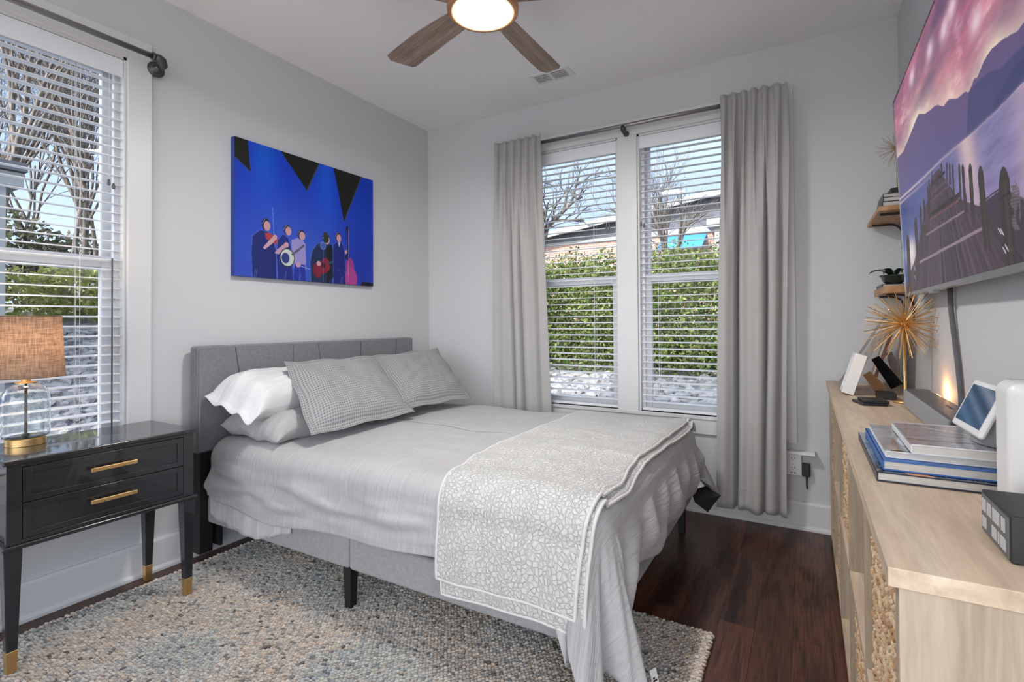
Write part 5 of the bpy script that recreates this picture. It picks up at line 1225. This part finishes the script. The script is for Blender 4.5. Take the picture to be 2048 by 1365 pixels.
# leafy masses
def foliage(name, label, boxes, n, size, pal, seed, cat='hedge'):
    rs = np.random.RandomState(seed); pal = np.array(pal); C_ = []; tot = sum(b[1][0]*b[1][1]*b[1][2] for b in boxes)
    P_ = []; 
    for c_, r in boxes:
        k = int(n*r[0]*r[1]*r[2]/tot); d_ = rs.normal(size=(k, 3)); d_ /= np.linalg.norm(d_, axis=1)[:, None]; rad = rs.uniform(.70, 1.04, (k, 1))
        pts = np.array(c_)+d_*rad*np.array(r)
        P_.append(pts)
    P_ = np.concatenate(P_); k = len(P_)
    lump = np.array([noise.noise(Vector(p)*2.2) for p in P_]); P_ += rs.normal(size=(k, 3))*.04
    a = rs.normal(size=(k, 3)); a /= np.linalg.norm(a, axis=1)[:, None]; b = np.cross(a, rs.normal(size=(k, 3))); b /= np.linalg.norm(b, axis=1)[:, None]
    s_ = size*rs.uniform(.6, 1.3, (k, 1)); V = np.stack([P_-a*s_, P_+b*s_*.55, P_+a*s_, P_-b*s_*.55], 1).reshape(-1, 3)
    F = np.arange(4*k).reshape(k, 4).tolist(); C_ = pal[rs.choice(len(pal), k)]*rs.uniform(.7, 1.2, (k, 1))*(1+.35*lump[:, None]); C_ = np.repeat(C_, 4, 0)
    o = mk(name, V, F, M['leaf'], tint=C_); tag(o, label, cat); return o
G1 = [(.13, .18, .045), (.20, .26, .07), (.07, .11, .03), (.28, .34, .11), (.18, .16, .08)]
hb_ = []
rs = random.Random(4)
for k in range(34):
    x = -3.0+k*.19; hb_.append(((x, 4.4+rs.uniform(-.2, .3), 1.3+rs.uniform(-.1, .1)), (.45, .50, .98+rs.uniform(-.12, .08))))
for k in range(16): hb_.append(((-2.8+k*.4, 4.1, .65), (.4, .4, .45)))
foliage('hedge', 'tall bright green hedge outside the back windows', hb_, 90000, .030, G1, 1)
G2 = [(.36, .38, .10), (.42, .42, .16), (.28, .32, .10), (.30, .28, .14)]
foliage('shrub', 'yellow-green shrubs on top of the bank outside the left window', [((-8.2, y_, 1.62+.12*math.sin(y_*3)), (.9, .7, .48)) for y_ in (-.2, .6, 1.4, 2.2, 3.0)], 9000, .05, G2, 3, 'shrub')
# bare trees
def bare_tree(label, base, h, seed, spread=.5, depth=6, r0=.09, group='bare winter trees outside'):
    rs = random.Random(seed); mb = MB()
    def grow(p, d_, L_, r, lv):
        n = 3; pts = [p]; q = Vector(p); dd = Vector(d_)
        for i in range(n): dd = (dd+Vector((rs.uniform(-1, 1), rs.uniform(-1, 1), rs.uniform(-.6, .9)))*.13).normalized(); q = q+dd*L_/n; pts.append(q.copy())
        mb.tube(pts, [r*(1-.28*i/n) for i in range(n+1)], 5 if lv < 3 else 3, cap=False)
        if lv >= depth: return
        kids = rs.choice((2, 3)) if lv else 4
        for k in range(kids+(1 if lv < 3 else 0)):
            a = rs.uniform(0, 2*PI); lift_ = .25 if lv < 2 else .05; o_ = dd.orthogonal().normalized(); w_ = dd.cross(o_); nd = (dd+(o_*math.cos(a)+w_*math.sin(a))*rs.uniform(.45, 1.0)*spread*1.6).normalized(); nd.z += lift_; nd.normalize()
            s_ = pts[rs.choice((1, 2, 3))] if lv else pts[-1]+(pts[1]-pts[0])*rs.uniform(-1, 0)
            grow(s_, nd, L_*rs.uniform(.58, .82), r*rs.uniform(.45, .66), lv+1)
    grow(Vector(base), Vector((rs.uniform(-.1, .1), rs.uniform(-.1, .1), 1)), h*.36, r0, 0)
    o = mb.build('bare_tree', M['bark'], smooth=True, org=base); tag(o, label, 'tree', group); return o
rs = random.Random(12)
spots = [(-8.6, -.2), (-9.5, 1.3), (-11.2, .3), (-12.5, 2.3), (-13.6, 1.0), (-14.5, 3.2), (-16, 2.2)]
for i, (x, y) in enumerate(spots): bare_tree('bare winter tree in the woods beyond the left window', (x-2, y*1.25, 1.3), rs.uniform(8, 12), 20+i, .40, 6, rs.uniform(.05, .085), 'bare trees beyond the left window')
bare_tree('bare branching tree outside the back windows, rising above the hedge at left', (-1.75, 6.0, .7), 5.2, 3, .6, 7, .14)
bare_tree('thin bare tree standing behind the hedge, in front of the brick house', (.35, 7.5, .8), 4.6, 9, .55, 6, .07)
foliage('evergreen_thicket', 'dark thicket filling the woods beyond the left window', [((-17.5, y_, 2.6), (1.2, 1.8, 1.7+.3*math.sin(y_))) for y_ in (-2, 0, 2, 4, 6)], 14000, .10, [(.10, .11, .06), (.16, .15, .10), (.22, .19, .14)], 8, 'thicket')
# brick house
hs = E('house', (-1.0, 16, 0), 'brick house with grey roof and blue awning beyond the back windows', 'house')
box('brick_wall', (-6.5, 14.0, .5), (.45, 19, 4.15), M['brick'], hs)
box('white_band', (-6.5, 13.93, 4.0), (.50, 14.02, 4.30), M['outdoor_white'], hs)
def quad_slab(nm, pts, th_, m_, par): pts = [Vector(p) for p in pts]; n_ = (pts[1]-pts[0]).cross(pts[3]-pts[0]).normalized()*th_; return fixn(MB().hexa(pts+[p+n_ for p in pts]).build(nm, m_, par))
quad_slab('gable', [(-7.2, 13.9, 4.05), (.45, 13.9, 4.25), (.28, 13.9, 5.08), (-7.2, 13.9, 4.10)], -.12, M['shingle'], hs)
quad_slab('roof', [(-7.6, 13.5, 4.02), (.55, 13.5, 5.16), (.55, 19.5, 5.16), (-7.6, 19.5, 4.02)], .12, M['shingle'], hs)
quad_slab('fascia', [(-7.6, 13.42, 3.95), (.55, 13.42, 5.06), (.55, 13.5, 5.06), (-7.6, 13.5, 3.95)], .20, M['outdoor_white'], hs)
quad_slab('awning', [(-1.42, 13.1, 3.42), (-.05, 13.1, 3.42), (-.05, 13.99, 3.92), (-1.42, 13.99, 3.92)], .05, M['blue_awning'], hs)
box('porch_column', (.30, 13.2, .5), (.55, 13.45, 4.0), M['outdoor_white'], hs)
box('eave', (.10, 13.0, 4.0), (1.2, 13.9, 4.25), M['outdoor_white'], hs)
# neighbour's siding wall at the left window
nb = E('neighbour_house', (-5.6, -1.9, 0), 'blue-grey sided house corner at the left edge of the window', 'house')
w_ = MB(); w_.box((-8.0, -5.0, -.1), (-5.2, -1.22, 2.75))
for k in range(18): w_.box((-5.2, -5.0, .05+k*.15), (-5.185-.0, -1.215, .05+k*.15+.012))
w_.build('siding_wall', M['siding'], nb)
box('corner_board', (-5.25, -1.26, -.1), (-5.15, -1.16, 2.75), M['outdoor_white'], nb)
quad_slab('soffit', [(-8.6, -5.0, 2.75), (-5.1, -5.0, 2.75), (-5.1, -1.02, 2.75), (-8.6, -1.02, 2.75)], .16, M['outdoor_white'], nb)
quad_slab('roof', [(-8.8, -5.0, 2.92), (-5.05, -5.0, 2.92), (-5.05, -1.0, 2.92), (-8.8, -1.0, 2.92)], .10, M['shingle'], nb)
